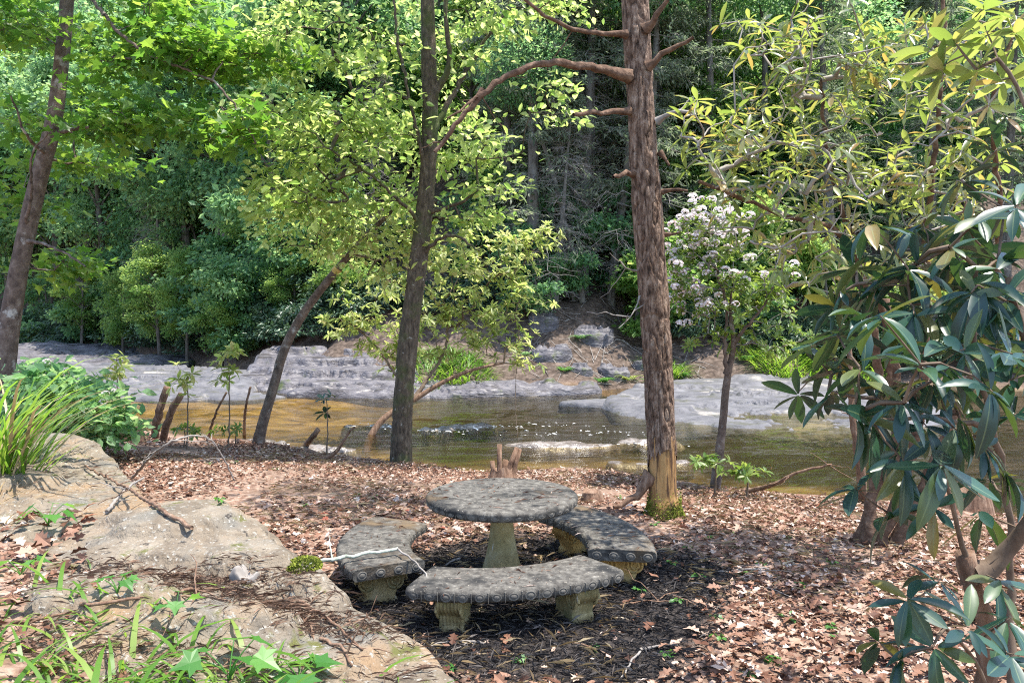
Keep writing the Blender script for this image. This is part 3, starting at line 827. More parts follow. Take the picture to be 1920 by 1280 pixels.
o = obj("foam", cloud_mesh("foam", tpl_tiny(.22), fp, np.stack([np.cos(az), np.sin(az), 0 * az], 1), norm(np.array([0, 0, 1.0]) + gf.normal(0, .15, (nf, 3))), .045 * np.clip(1 + gf.normal(0, .6, nf), .2, 3), foam_m, g=gf)); o["kind"] = "stuff"; o["label"] = "white foam flecks where the current breaks on stones"; o["category"] = "foam"
# ------------------------------------------------------------------ the furrowed tree with peeled foot
g = np.random.default_rng(101)
bp = ground_at(1245, 968); D_R = bp[1]
base = np.array([bp[0], bp[1], hz1(bp[0], bp[1])])
rt = thing("dead_limbed_tree", "tall straight tree with furrowed brown bark and peeled wood at its foot", "tree", base)
line = np.array([base + (0, 0, -.15), P(1243, 900, D_R), P(1236, 720, D_R), P(1222, 500, D_R + .02), P(1205, 250, D_R + .05), P(1190, 0, D_R + .1), P(1182, -200, D_R + .1), P(1178, -600, D_R + .1), P(1180, -1000, D_R + .1)])
rad = np.array([.125, .118, .118, .116, .110, .104, .095, .075, .03])
pr = resample(chaikin(np.column_stack([line, rad]), 2), .014)
zsplit = P(0, 872, D_R)[2]
wood = pr[pr[:, 2] < zsplit + .25]; bark = pr[pr[:, 2] > zsplit - .3]
T = Tubes(); T.add(wood[:, :3], wood[:, 3] * .93 + .03 * np.clip((base[2] + .16 - wood[:, 2]) / .16, 0, 1), 40, ridge=bark_ridge(16, .05, .8, 4))
bw = obj("bare_wood", T.mesh("bare_wood", M['bare_wood'], base), rt); bw["label"] = "orange bare wood where the bark has come away"
sides = 150
T = Tubes(); T.add(bark[:, :3], bark[:, 3], sides, ridge=bark_ridge(15, .15, 7, 2))
V = np.concatenate(T.V); F = np.concatenate(T.F)
aa = np.arctan2(V[:, 1] - np.interp(V[:, 2], pr[:, 2], pr[:, 1]), V[:, 0] - np.interp(V[:, 2], pr[:, 2], pr[:, 0]))
edge = zsplit + .03 + .10 * np.sin(aa * 1.0 + 2.9) + .10 * vnoise(aa * 2.2, aa * 0 + 3) + .07 * vnoise(aa * 7, aa * 0)
fz = V[F][:, :, 2].mean(1); fe = edge[F].mean(1)
obj("bark", mesh_arr("bark", V - base, F[fz > fe], M['bark_right'], True), rt)
sk = [pr[:, :3]]
# moss collar at the foot
pos_m = []
for i in range(2600):
    a = g.random() * 6.28; h = abs(g.normal(0, .075))
    pos_m.append((base[0] + .128 * math.cos(a) * (1 + .25 * max(0, .08 - h) / .08), base[1] + .128 * math.sin(a) * (1 + .25 * max(0, .08 - h) / .08), base[2] + h))
pos_m = np.array(pos_m); Dm = norm(pos_m - base * np.array([1, 1, 0]) - np.array([0, 0, 1]) * pos_m[:, 2:3] * 1 + g.normal(0, .02, pos_m.shape))
mo = obj("moss_collar", cloud_mesh("moss_collar", tpl_tiny(.4), pos_m, norm(Dm * np.array([1, 1, 0]) + g.normal(0, .5, pos_m.shape)), g.normal(0, 1, pos_m.shape), np.full(len(pos_m), .014), M['moss'], off=base), rt); mo["kind"] = "stuff"
def limb(root, base, pts, r0, r1, mat, name="branch", g=g, sub=0):
    p = chaikin(np.array(pts), 2); p = resample(p, .06)
    p[1:-1] += g.normal(0, min(.008, r0 * .3), p[1:-1].shape)
    T = Tubes(); T.add(p, np.linspace(r0, r1, len(p)) * (1 + .9 * np.exp(-np.linspace(0, 1, len(p)) * 18)), 12, ridge=bark_ridge(6, .26, 9, 3))
    for _ in range(sub):
        i = int(g.integers(len(p) // 3, len(p)))
        d = norm(g.normal(0, 1, 3)); L = .12 + .3 * g.random()
        q = np.array([p[i] + d * L * t + g.normal(0, .012, 3) * t for t in np.linspace(0, 1, 6)])
        T.add(q, np.linspace(.006, .002, 6), 4)
    return obj(name, T.mesh(name, mat, base), root)
dR = D_R
limb(rt, base, [P(1180, 143, dR), P(1090, 122, dR - .2), P(1010, 115, dR - .35), P(930, 150, dR - .45), P(870, 215, dR - .5), P(815, 285, dR - .5)], .034, .014, M['limb_red'], sub=4)
limb(rt, base, [P(905, 168, dR - .46), P(870, 205, dR - .55), P(838, 222, dR - .6)], .012, .006, M['limb_red'])
limb(rt, base, [P(1175, 65, dR), P(1085, 62, dR - .2), P(1020, 30, dR - .3), P(970, -10, dR - .4)], .02, .012, M['limb_red'], sub=3)
limb(rt, base, [P(1180, 208, dR), P(1120, 212, dR - .2), P(1075, 215, dR - .4)], .022, .014, M['limb_red'])
limb(rt, base, [P(1188, 325, dR), P(1165, 328, dR - .15), P(1150, 332, dR - .3)], .022, .012, M['limb_red'])
limb(rt, base, [P(1215, 125, dR), P(1255, 95, dR - .1), P(1300, 70, dR - .2)], .026, .013, M['limb_red'])
limb(rt, base, [P(1210, 55, dR), P(1235, 25, dR - .1), P(1252, 0, dR - .15)], .028, .016, M['limb_red'])
limb(rt, base, [P(1232, 228, dR), P(1265, 208, dR - .1), P(1320, 208, dR - .2)], .02, .010, M['twig_grey'], sub=3)
limb(rt, base, [P(1237, 285, dR), P(1255, 310, dR - .05)], .016, .009, M['limb_red'])
limb(rt, base, [P(1242, 360, dR), P(1270, 356, dR - .1), P(1290, 358, dR - .15)], .014, .008, M['limb_red'])
limb(rt, base, [P(1248, 440, dR), P(1275, 436, dR - .1)], .012, .006, M['limb_red'])
limb(rt, base, [P(1200, 555, dR), P(1185, 595, dR - .1), P(1160, 615, dR - .15)], .007, .003, M['twig_grey'], sub=3)
limb(rt, base, [P(1195, 508, dR), P(1175, 505, dR - .1), P(1165, 490, dR - .15)], .006, .003, M['twig_grey'], sub=2)
limb(rt, base, [P(1222, 895, dR), P(1200, 925, dR - .05), P(1172, 942, dR - .08), P(1150, 950, dR - .1)], .05, .016, M['stump'], name="root")
# crown far overhead
att = blob_att([(1180, -620, dR + .2, 300, 130, 1.3, 30), (1150, -860, dR, 200, 130, 1.0, 22)], g)
res = grow(pr[pr[:, 2] > 5.0][:, :3], att, g, .3, .06)
make_branches(rt, base, res, M['bark_grey'])
tp, td, tb_ = tips(res, len(att))
a_ = spray(tp, td, tb_, 24, g, .09, .22)
leaves_on(rt, base, [tpl_simple()], *a_, M['leaf_mid'], 0, g=g)

# ------------------------------------------------------------------ mossy streamside tree
g = np.random.default_rng(202)
bp = ground_at(752, 868); D_C = bp[1]
base = np.array([bp[0], bp[1], hz1(bp[0], bp[1])])
ct = thing("streamside_tree", "slender mossy-barked tree with bright green leaves on the bank behind the table", "tree", base)
line = [base + (0, 0, -.15), base + (0, 0, .03), P(756, 760, D_C), P(765, 640, D_C), P(780, 520, D_C), P(797, 390, D_C), P(808, 230, D_C), P(803, 80, D_C), P(800, -120, D_C), P(795, -420, D_C), P(790, -700, D_C)]
pr = trunk_part(ct, base, line, [.175, .14, .122, .118, .115, .105, .098, .092, .08, .05, .02], M['bark_mid'], 60, .025, bark_ridge(9, .10, 5, 6))
limbs = [[P(806, 190, D_C), P(850, 120, D_C - .1), P(830, 20, D_C - .2), P(845, -120, D_C - .2)],
         [P(808, 250, D_C), P(850, 180, D_C + .2), P(885, 110, D_C + .3), P(950, 20, D_C + .3)],
         [P(800, 320, D_C), P(770, 200, D_C - .3), P(745, 80, D_C - .4), P(735, -60, D_C - .4)],
         [P(795, 420, D_C), P(700, 330, D_C - .5), P(620, 280, D_C - .8)],
         [P(797, 400, D_C), P(870, 380, D_C - .2), P(930, 330, D_C - .2)],
         [P(790, 480, D_C), P(840, 430, D_C - .3), P(900, 470, D_C - .5)]]
skel = [pr[pr[:, 2] > base[2] + 2.2][::3, :3]]
for i, l in enumerate(limbs):
    limb(ct, base, l, .045 if i < 2 else .025, .012, M['bark_mid'], g=g)
    skel.append(resample(chaikin(np.array(l), 2), .2))
lay = []
env = [(640, 330, 150, 120, 26), (560, 300, 80, 140, 13), (690, 200, 140, 110, 14), (890, 340, 80, 110, 11), (650, 455, 90, 40, 4), (540, 390, 50, 30, 4), (860, 120, 180, 130, 14), (640, 50, 160, 90, 10), (980, 40, 100, 70, 5), (520, 130, 60, 110, 4)]
for ex, ey, rx, ry, cnt in env:
    for _ in range(cnt):
        px, py = ex + rx * g.uniform(-1, 1), ey + ry * g.uniform(-1, 1)
        dd = D_C + g.uniform(.35, 1.0) if 735 < px < 865 else D_C + g.uniform(-.9, .8)
        if 590 < px < 770 and py > 385: dd = D_C + g.uniform(1.3, 1.8)
        lay.append((px, py, dd, g.uniform(45, 80), g.uniform(10, 22), .32, 8))
att = blob_att(lay + [(800, -150, D_C, 330, 130, 1.4, 80), (790, -420, D_C, 300, 170, 1.4, 60), (790, -680, D_C, 160, 110, .9, 20)], g)
res = grow(np.vstack(skel), att, g, .22, .06)
make_branches(ct, base, res, M['bark_mid'], .0022, .5, .03)
tp, td, tb_ = tips(res, len(att))
leaves_on(ct, base, [tpl_simple(.27), tpl_simple(.24, .09, .15), tpl_simple(.3, .03, .02)], *spray(tp, td, tb_, 10, g, .098, .13), M['leaf_mid'], 300, g=g)

# ------------------------------------------------------------------ left maple
g = np.random.default_rng(303)
D_L = 10.0
b0 = P(8, 705, D_L); base = np.array([b0[0], b0[1], hz1(b0[0], b0[1])])
mt = thing("maple_tree", "leaning maple with lichen-spotted trunk behind the tall grass clump", "tree", base)
line = [base + (-.05, 0, -.15), P(8, 690, D_L), P(22, 580, D_L), P(48, 440, D_L), P(75, 325, D_L), P(102, 230, D_L), P(117, 110, D_L), P(126, 0, D_L), P(140, -200, D_L), P(160, -500, D_L), P(170, -750, D_L)]
pr = trunk_part(mt, base, line, [.15, .125, .115, .105, .098, .092, .086, .08, .07, .05, .02], M['bark_left'], 28, .05, bark_ridge(9, .07, 3, 9))
limbs = [[P(130, -60, D_L), P(180, 10, D_L - .6), P(250, 90, D_L - 1.0), P(330, 125, D_L - 1.2), P(420, 160, D_L - 1.3), P(480, 270, D_L - 1.3)],
         [P(95, 255, D_L), P(170, 235, D_L - .2), P(260, 225, D_L - .7)], [P(90, 290, D_L), P(50, 260, D_L - .4), P(20, 180, D_L - .7)],
         [P(45, 440, D_L), P(60, 360, D_L - .3), P(55, 290, D_L - .5), P(90, 250, D_L - .7)], [P(45, 450, D_L), P(100, 460, D_L - .4), P(160, 500, D_L - .7)]]
skel = [pr[pr[:, 2] > 2.0][::3, :3]]
for l in limbs:
    limb(mt, base, l, .026, .008, M['bark_left'], g=g); skel.append(resample(chaikin(np.array(l), 2), .2))
lay = []
for k in range(34):
    px, py = g.uniform(-20, 500), g.uniform(-10, 250)
    if px > 330 and py < 60: py += 60
    lay.append((px, py, (D_L + .9) if 30 < px < 190 else D_L - g.uniform(.3, 1.3), g.uniform(60, 110), g.uniform(10, 22), .45, 10))
att = blob_att(lay + [(430, 240, D_L - 1.2, 60, 45, .4, 26), (240, 235, D_L - .6, 110, 25, .6, 24), (150, 310, D_L + .6, 120, 20, .5, 22), (60, 390, D_L + .7, 80, 20, .4, 12), (120, 500, D_L + .5, 90, 22, .4, 26), (30, 340, D_L + .6, 50, 50, .4, 10),
                (150, -120, D_L - .5, 300, 80, 1.2, 50), (170, -350, D_L, 330, 130, 1.6, 70), (170, -650, D_L, 260, 130, 1.4, 50)], g)
res = grow(np.vstack(skel), att, g, .22, .05, .1)
make_branches(mt, base, res, M['bark_left'], .0022, .5, .02)
tp, td, tb_ = tips(res, len(att))
leaves_on(mt, base, [tpl_maple()], *spray(tp, td, tb_, 10, g, .115, .17, 1.1), M['leaf_maple'], 300, g=g)

# ------------------------------------------------------------------ leaning sapling with pale leaves
g = np.random.default_rng(404)
bp = ground_at(486, 832); D_S = bp[1]; base = np.array([bp[0], bp[1], hz1(bp[0], bp[1])])
st = thing("leaning_sapling", "slim leaning tree with peeling bark and tape round its trunk at the water edge", "tree", base)
line = [base + (-.03, 0, -.1), P(490, 800, D_S), P(512, 730, D_S - .05), P(533, 650, D_S - .1), P(575, 575, D_S - .3), P(640, 495, D_S - .5), P(690, 440, D_S - .7), P(735, 395, D_S - .8)]
pr = trunk_part(st, base, line, [.095, .078, .068, .062, .057, .05, .04, .02], M['bark_left'], 18, .04, bark_ridge(7, .13, 3, 3))
q = pr[np.argmin(np.abs(pr[:, 0] - P(632, 505, D_S - .5)[0]))]
i = int(np.argmin(np.abs(pr[:, 0] - q[0])))
T = Tubes(); T.add(pr[i - 1:i + 2, :3], pr[i - 1:i + 2, 3] * 1.2, 14)
obj("tape_band", T.mesh("tape_band", mat_surf("yellow_tape", [(.3, (.4, .28, .08)), (.7, (.55, .42, .16))], 12, 2, None, .6, 0), base), st)
att = blob_att([(740, 470, D_S - .8, 170, 70, .6, 60), (650, 430, D_S - .8, 80, 60, .5, 20)], g)
res = grow(pr[len(pr) // 2::2, :3], att, g, .2, .06)
make_branches(st, base, res, M['twig_brown'], .0025)
tp, td, tb_ = tips(res, len(att))
leaves_on(st, base, [tpl_simple(.26)], *spray(tp, td, tb_, 12, g, .10, .15), M['leaf_yellow'], 180, g=g)

# arching rhododendron behind the mossy tree
bp = ground_at(684, 850); D_A = bp[1]; base = np.array([bp[0], bp[1], hz1(bp[0], bp[1])])
at_ = thing("arching_rhododendron", "low arching rhododendron with pale leaf whorls bending over the water past the mossy tree", "shrub", base)
line = [base + (0, 0, -.1), P(692, 820, D_A + .1), P(720, 780, D_A + .2), P(775, 750, D_A + .35), P(830, 715, D_A + .4), P(885, 692, D_A + .4), P(945, 680, D_A + .4)]
pr = trunk_part(at_, base, line, [.075, .065, .055, .046, .038, .032, .02], M['stump'], 14, .04, bark_ridge(6, .12, 3, 3))
line2 = [P(775, 750, D_A + .35), P(850, 640, D_A + .9), P(820, 560, D_A + 1.0), P(760, 500, D_A + .9)]
limb(at_, base, line2, .035, .012, M['twig_brown'], g=g)
line3 = [P(775, 750, D_A + .35), P(700, 640, D_A + .8), P(650, 600, D_A + .9)]
limb(at_, base, line3, .03, .01, M['twig_brown'], g=g)
skel = np.vstack([pr[len(pr) // 2::2, :3], resample(chaikin(np.array(line2), 2), .15), resample(chaikin(np.array(line3), 2), .15)])
att = blob_att([(800, 590, D_A + .9, 210, 90, .6, 170), (940, 560, D_A + .8, 100, 120, .6, 110), (1000, 450, D_A + .9, 60, 40, .4, 34), (900, 490, D_A + .9, 120, 60, .5, 70), (985, 670, D_A + .4, 45, 40, .3, 16), (660, 610, D_A + .9, 60, 40, .4, 24), (760, 660, D_A + .8, 90, 40, .4, 30)], g)
res = grow(skel, att, g, .2, .07)
make_branches(at_, base, res, M['twig_brown'], .0028)
tp, td, tb_ = tips(res, len(att))
leaves_on(at_, base, [tpl_long(.17, 4)], *whorl(tp, td, 9, g, .125, .9, .1), M['leaf_yellow'], 300, smooth_shade=True, g=g)

# ------------------------------------------------------------------ flowering laurel
g = np.random.default_rng(505)
D_M = 8.6
b0 = P(1345, 862, D_M); base = np.array([b0[0], b0[1], hz1(b0[0], b0[1])])
lt = thing("mountain_laurel", "mountain laurel with white flower clusters and a crooked pale stem at the water edge", "shrub", base)
line = [base + (-.03, 0, -.12), P(1348, 850, D_M), P(1356, 790, D_M), P(1360, 730, D_M), P(1368, 685, D_M), P(1378, 640, D_M), P(1368, 590, D_M), P(1372, 540, D_M)]
pr = trunk_part(lt, base, line, [.06, .05, .042, .04, .036, .028, .02, .01], M['bark_left'], 16, .04, bark_ridge(5, .16, 4, 3))
l2 = [P(1363, 700, D_M), P(1357, 640, D_M - .05), P(1368, 580, D_M - .1), P(1340, 500, D_M - .1)]
limb(lt, base, l2, .022, .01, M['bark_left'], g=g)
l3 = [P(1378, 640, D_M), P(1420, 590, D_M - .2), P(1450, 540, D_M - .2)]
limb(lt, base, l3, .02, .008, M['bark_left'], g=g)
skel = np.vstack([pr[int(len(pr) * .6)::2, :3], resample(np.array(l2), .12), resample(np.array(l3), .12)])
att = blob_att([(1330, 430, D_M, 80, 62, .5, 90), (1370, 520, D_M, 125, 75, .6, 120), (1270, 500, D_M, 30, 60, .3, 30), (1300, 560, D_M, 50, 60, .4, 36), (1430, 560, D_M, 90, 70, .5, 70), (1350, 640, D_M, 70, 30, .4, 26), (1470, 640, D_M - .2, 60, 40, .4, 26)], g)
res = grow(skel, att, g, .16, .08)
make_branches(lt, base, res, M['twig_grey'], .0025)
tp, td, tb_ = tips(res, len(att))
leaves_on(lt, base, [tpl_simple(.2, .05, .1)], *whorl(tp, td, 10, g, .07, .9, .0), M['leaf_laurel'], 150, g=g)
# flower clusters
def flower_mesh(seed):
    gg = np.random.default_rng(seed); V = []; F = []; c = 0; RN = []
    for k in range(22):
        d = norm(gg.normal(0, 1, 3) + np.array([0, 0, .7])); ctr = d * .9
        a = norm(np.cross(d, [0.3, .5, .1])); b2 = np.cross(d, a); r = .34
        V.append(ctr - d * .12)
        for i in range(5):
            an = 2 * math.pi * i / 5
            V.append(ctr + r * (math.cos(an) * a + math.sin(an) * b2) + d * .08)
        for i in range(5): F.append((c, c + 1 + i, c + 1 + (i + 1) % 5))
        RN += [gg.random() * .9] * 6
        c += 6
    return mesh_arr("flower_cluster", np.array(V), np.array(F), M['petal'], False, dict(rnd=np.array(RN)))
fm = [flower_mesh(1), flower_mesh(2)]
sx, sy, dp = screen(tp)
cand = [i for i in range(len(tp)) if (sy[i] < 470 or (sx[i] < 1330 and g.random() < .5) or g.random() < .28)]
for i in cand[:170]:
    o = obj("flower_cluster", fm[int(g.integers(2))], lt); s = .038 + .02 * g.random()
    o.scale = (s, s, s * .8); o.location = tp[i] - base + td[i] * .03 + np.array([0, -.03, .03]); o.rotation_euler = (0, 0, g.random() * 6)

# ------------------------------------------------------------------ tall thin-branched rhododendron
g = np.random.default_rng(606)
D_T = 5.2
bx, by = 2.55, 5.6
base = np.array([bx, by, hz1(bx, by)])
tr_ = thing("tall_rhododendron", "tall open rhododendron with thin pale branches and yellow-green leaf whorls", "shrub", base)
stems = [[base + (0, 0, -.1), P(1715, 860, 5.5), P(1740, 640, 5.4), P(1735, 420, 5.3), P(1765, 200, 5.2), P(1770, 0, 5.2), P(1775, -120, 5.2)],
         [base + (-.1, .1, -.1), P(1690, 800, 5.7), P(1680, 640, 5.7), P(1590, 420, 5.6), P(1550, 300, 5.5), P(1540, 150, 5.5)],
         [base + (-.05, 0, -.1), P(1660, 700, 5.6), P(1600, 430, 5.4), P(1480, 410, 5.2), P(1380, 370, 5.0), P(1310, 340, 4.9)],
         [base + (.1, 0, -.1), P(1860, 640, 5.3), P(1880, 380, 5.0), P(1850, 200, 4.8), P(1900, 60, 4.8)]]
skel = []
for k, s_ in enumerate(stems):
    s2 = limb(tr_, base, s_, .036, .010, M['limb_red'], name="stem", g=g)
    rs = resample(chaikin(np.array(s_), 2), .12); skel.append(rs[len(rs) // 2:])
att = blob_att([(1480, 180, 5.3, 170, 140, .8, 70), (1640, 130, 5.3, 160, 130, .9, 70), (1780, 330, 5.0, 140, 160, .8, 60), (1580, 330, 5.2, 180, 110, .8, 60), (1400, 300, 5.0, 130, 90, .6, 46), (1480, 60, 5.4, 150, 60, .7, 24),
                (1560, 470, 5.2, 150, 90, .7, 40), (1400, 440, 5.2, 90, 60, .5, 14), (1860, 120, 4.6, 80, 120, .5, 30), (1700, 520, 5.2, 120, 80, .6, 30), (1320, 240, 5.1, 60, 60, .4, 12), (1640, -60, 5.3, 260, 60, .9, 26)], g)
res = grow(np.vstack(skel), att, g, .14, .09, .1, .3)
make_branches(tr_, base, res, M['twig_pale'], .0042, .40, .018)
tp, td, tb_ = tips(res, len(att))
leaves_on(tr_, base, [tpl_long(.13, 5, .12), tpl_long(.11, 5, .25, .09), tpl_long(.15, 5, .05, .03)], *whorl(tp, td, 5, g, .105, .95, .1), M['leaf_rhodo_sun_tint'], 300, smooth_shade=True, g=g)

# ------------------------------------------------------------------ dark rhododendron close by
g = np.random.default_rng(707)
bx, by = 1.66, 2.75
base = np.array([bx, by, hz1(bx, by)])
dr_ = thing("dark_rhododendron", "dark glossy rhododendron with drooping blue-green leaves and a sawn-off stub", "shrub", base)
F1 = P(1822, 1075, 2.75)
stem_list = [([base + (0, 0, -.1), P(1850, 1200, 2.75), P(1838, 1130, 2.75), F1], .036, .032),
             ([F1, P(1870, 1060, 2.75), P(1905, 1010, 2.72), P(1960, 900, 2.65), P(1940, 700, 2.6), P(1890, 520, 2.6)], .026, .010),
             ([F1, P(1800, 1020, 2.72), P(1785, 940, 2.68), P(1770, 880, 2.62)], .010, .006),
             ([base + (.15, .1, -.1), P(1900, 1000, 3.0), P(1860, 800, 2.9), P(1820, 640, 2.8), P(1830, 500, 2.8)], .018, .008),
             ([P(1860, 800, 2.9), P(1750, 780, 2.75), P(1660, 790, 2.6), P(1600, 770, 2.55)], .010, .005),
             ([base + (.02, -.1, -.1), P(1850, 1250, 2.6), P(1780, 1180, 2.5), P(1720, 1120, 2.45)], .010, .005)]
skel = []
for l, r0, r1 in stem_list:
    limb(dr_, base, l, r0, r1, M['stump'] if r0 > .03 else M['twig_brown'], name="stem", g=g)
    skel.append(resample(chaikin(np.array(l), 2), .08)[2:])
T = Tubes(); q = np.array([F1 + (0, 0, -.03), F1 + (-.018, 0, .03), F1 + (-.03, -.01, .075)]); T.add(q, [.034, .034, .031], 14, cap=True)
obj("sawn_stub", T.mesh("sawn_stub", M['stump'], base), dr_)
wh = [(1600, 690, 2.6), (1655, 590, 2.7), (1640, 800, 2.55), (1700, 640, 2.6), (1760, 720, 2.55), (1730, 800, 2.5), (1820, 560, 2.6), (1800, 660, 2.6), (1870, 640, 2.5), (1890, 480, 2.6), (1900, 760, 2.5), (1850, 840, 2.5), (1770, 870, 2.5),
      (1690, 860, 2.6), (1620, 910, 2.6), (1840, 700, 2.7), (1580, 620, 2.9), (1530, 640, 3.0), (1560, 560, 3.0), (1700, 500, 2.9), (1760, 580, 2.7), (1780, 470, 2.8), (1860, 400, 2.7), (1910, 370, 2.6), (1660, 700, 2.8), (1720, 570, 2.8),
      (1660, 960, 2.7), (1745, 960, 2.5), (1700, 1130, 2.5), (1650, 1180, 2.5), (1760, 1080, 2.5), (1830, 960, 2.7), (1890, 900, 2.6), (1760, 1200, 2.5), (1900, 1160, 2.6), (1700, 1240, 2.5), (1800, 790, 2.4), (1880, 560, 2.4), (1910, 660, 2.4), (1600, 500, 3.1),
      (1720, 690, 2.4), (1860, 740, 2.35), (1690, 760, 2.45), (1780, 640, 2.4), (1550, 720, 2.8), (1640, 530, 2.9), (1870, 1080, 2.6), (1720, 420, 3.0), (1800, 340, 3.0), (1860, 290, 2.9), (1900, 1240, 2.4), (1820, 1180, 2.5)]
wh += [(g.uniform(1600, 1915), g.uniform(380, 900), g.uniform(2.5, 3.3)) for _ in range(38)] + [(g.uniform(1480, 1640), g.uniform(560, 760), g.uniform(2.9, 3.4)) for _ in range(6)]
att = np.array([P(x + g.normal(0, 8), y + g.normal(0, 8), d + g.normal(0, .1)) for x, y, d in wh])
res = grow(np.vstack(skel), att, g, .08, .05, .1, .2)
make_branches(dr_, base, res, M['twig_brown'], .0035, .4, .01)
tp, td, tb_ = tips(res, len(att))
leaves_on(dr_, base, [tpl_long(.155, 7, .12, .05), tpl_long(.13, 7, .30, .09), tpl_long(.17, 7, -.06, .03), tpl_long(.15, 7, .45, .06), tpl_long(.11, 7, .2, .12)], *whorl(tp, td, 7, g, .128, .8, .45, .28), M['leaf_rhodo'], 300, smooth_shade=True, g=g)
# a higher bough, sunlight put into its leaf colour
att = np.array([P(x, y, 2.9 + .2 * g.random()) for x, y in [(1790, 80), (1850, 60), (1830, 130), (1880, 150), (1760, 130), (1905, 60), (1850, 10), (1740, 90)]])
l = [P(1940, 700, 2.6), P(1960, 400, 2.8), P(1930, 200, 2.9), P(1870, 110, 2.95)]
limb(dr_, base, l, .012, .006, M['twig_brown'], name="stem", g=g)
res = grow(resample(chaikin(np.array(l), 2), .1)[6:], att, g, .1, .04)
make_branches(dr_, base, res, M['twig_brown'], .0035, .4, .01)
tp, td, tb_ = tips(res, len(att))
a_ = whorl(tp, td, 8, g, .125, .9, .0)
ms = tpl_long(.17, 6, .1)
o = obj("sun_tinted_foliage", cloud_mesh("sun_tinted_foliage", ms, *a_, M['leaf_rhodo_sun_tint'], off=base, smooth_shade=True, g=g), dr_); o["kind"] = "stuff"

# ------------------------------------------------------------------ hillside trees
def far_broad(name, seed, h, cw, n_leaf, lsize, mat, bark, low=.2, clumps=38):
    gg = np.random.default_rng(seed)
    root = bpy.data.objects.new(name, None); COL.objects.link(root)
    T = Tubes()
    bend = gg.normal(0, .35, 2)
    tl = np.linspace(-.03, .9, 12)
    tp_ = np.stack([bend[0] * tl ** 2 + .06 * np.sin(tl * 5), bend[1] * tl ** 2, tl * h], 1)
    tr0 = .017 * h
    T.add(tp_, tr0 * (1 - tl) ** .8 + .01, 8)
    obj("trunk", T.mesh("trunk", bark), root)
    cs = []
    for i in range(clumps):
        t = low + (1 - low) * gg.random()
        wr = cw * (math.sin(math.pi * min(1, .12 + .86 * (t - low) / (1 - low))) ** .7)
        a = gg.random() * 6.28; r = wr * math.sqrt(gg.random())
        cs.append((bend[0] * t * t + r * math.cos(a), bend[1] * t * t + r * math.sin(a), h * t))
    cs = np.array(cs)
    T = Tubes()
    for c_ in cs:
        k = int(np.argmin(np.abs(tp_[:, 2] - c_[2] * .82)))
        q = np.array([tp_[k] + (c_ - tp_[k]) * t + np.array([0, 0, .12 * h * t * (1 - t)]) for t in np.linspace(0, 1, 5)])
        T.add(q, np.linspace(tr0 * .3, .008, 5), 5)
    obj("limb", T.mesh("limb", bark), root)
    idx = gg.integers(clumps, size=n_leaf)
    v = norm(gg.normal(0, 1, (n_leaf, 3))) * (gg.random((n_leaf, 1)) ** .45) * (1 + .5 * (gg.random((n_leaf, 1)) < .12))
    rad = (cw * (.22 + .26 * gg.random(clumps)))[idx][:, None]
    pos = cs[idx] + v * rad * np.array([1, 1, .5])
    pos[:, 2] += .06 * rad[:, 0] * np.sin(pos[:, 0] * 9 / cw)
    D = norm(v * np.array([1, 1, .3]) + gg.normal(0, .5, v.shape) + np.array([0, 0, -.25]))
    Nn = norm(np.array([0, 0, .8]) + v * .4 + gg.normal(0, .4, v.shape))
    s = lsize * np.clip(1 + gg.normal(0, .3, n_leaf), .5, 1.7)
    o = obj("crown", cloud_mesh("crown", tpl_tiny(.33), pos, D, Nn, s, mat, np.clip(gg.random(clumps)[idx] * .6 + .4 * gg.random(n_leaf), 0, .999), g=gg), root)
    return root
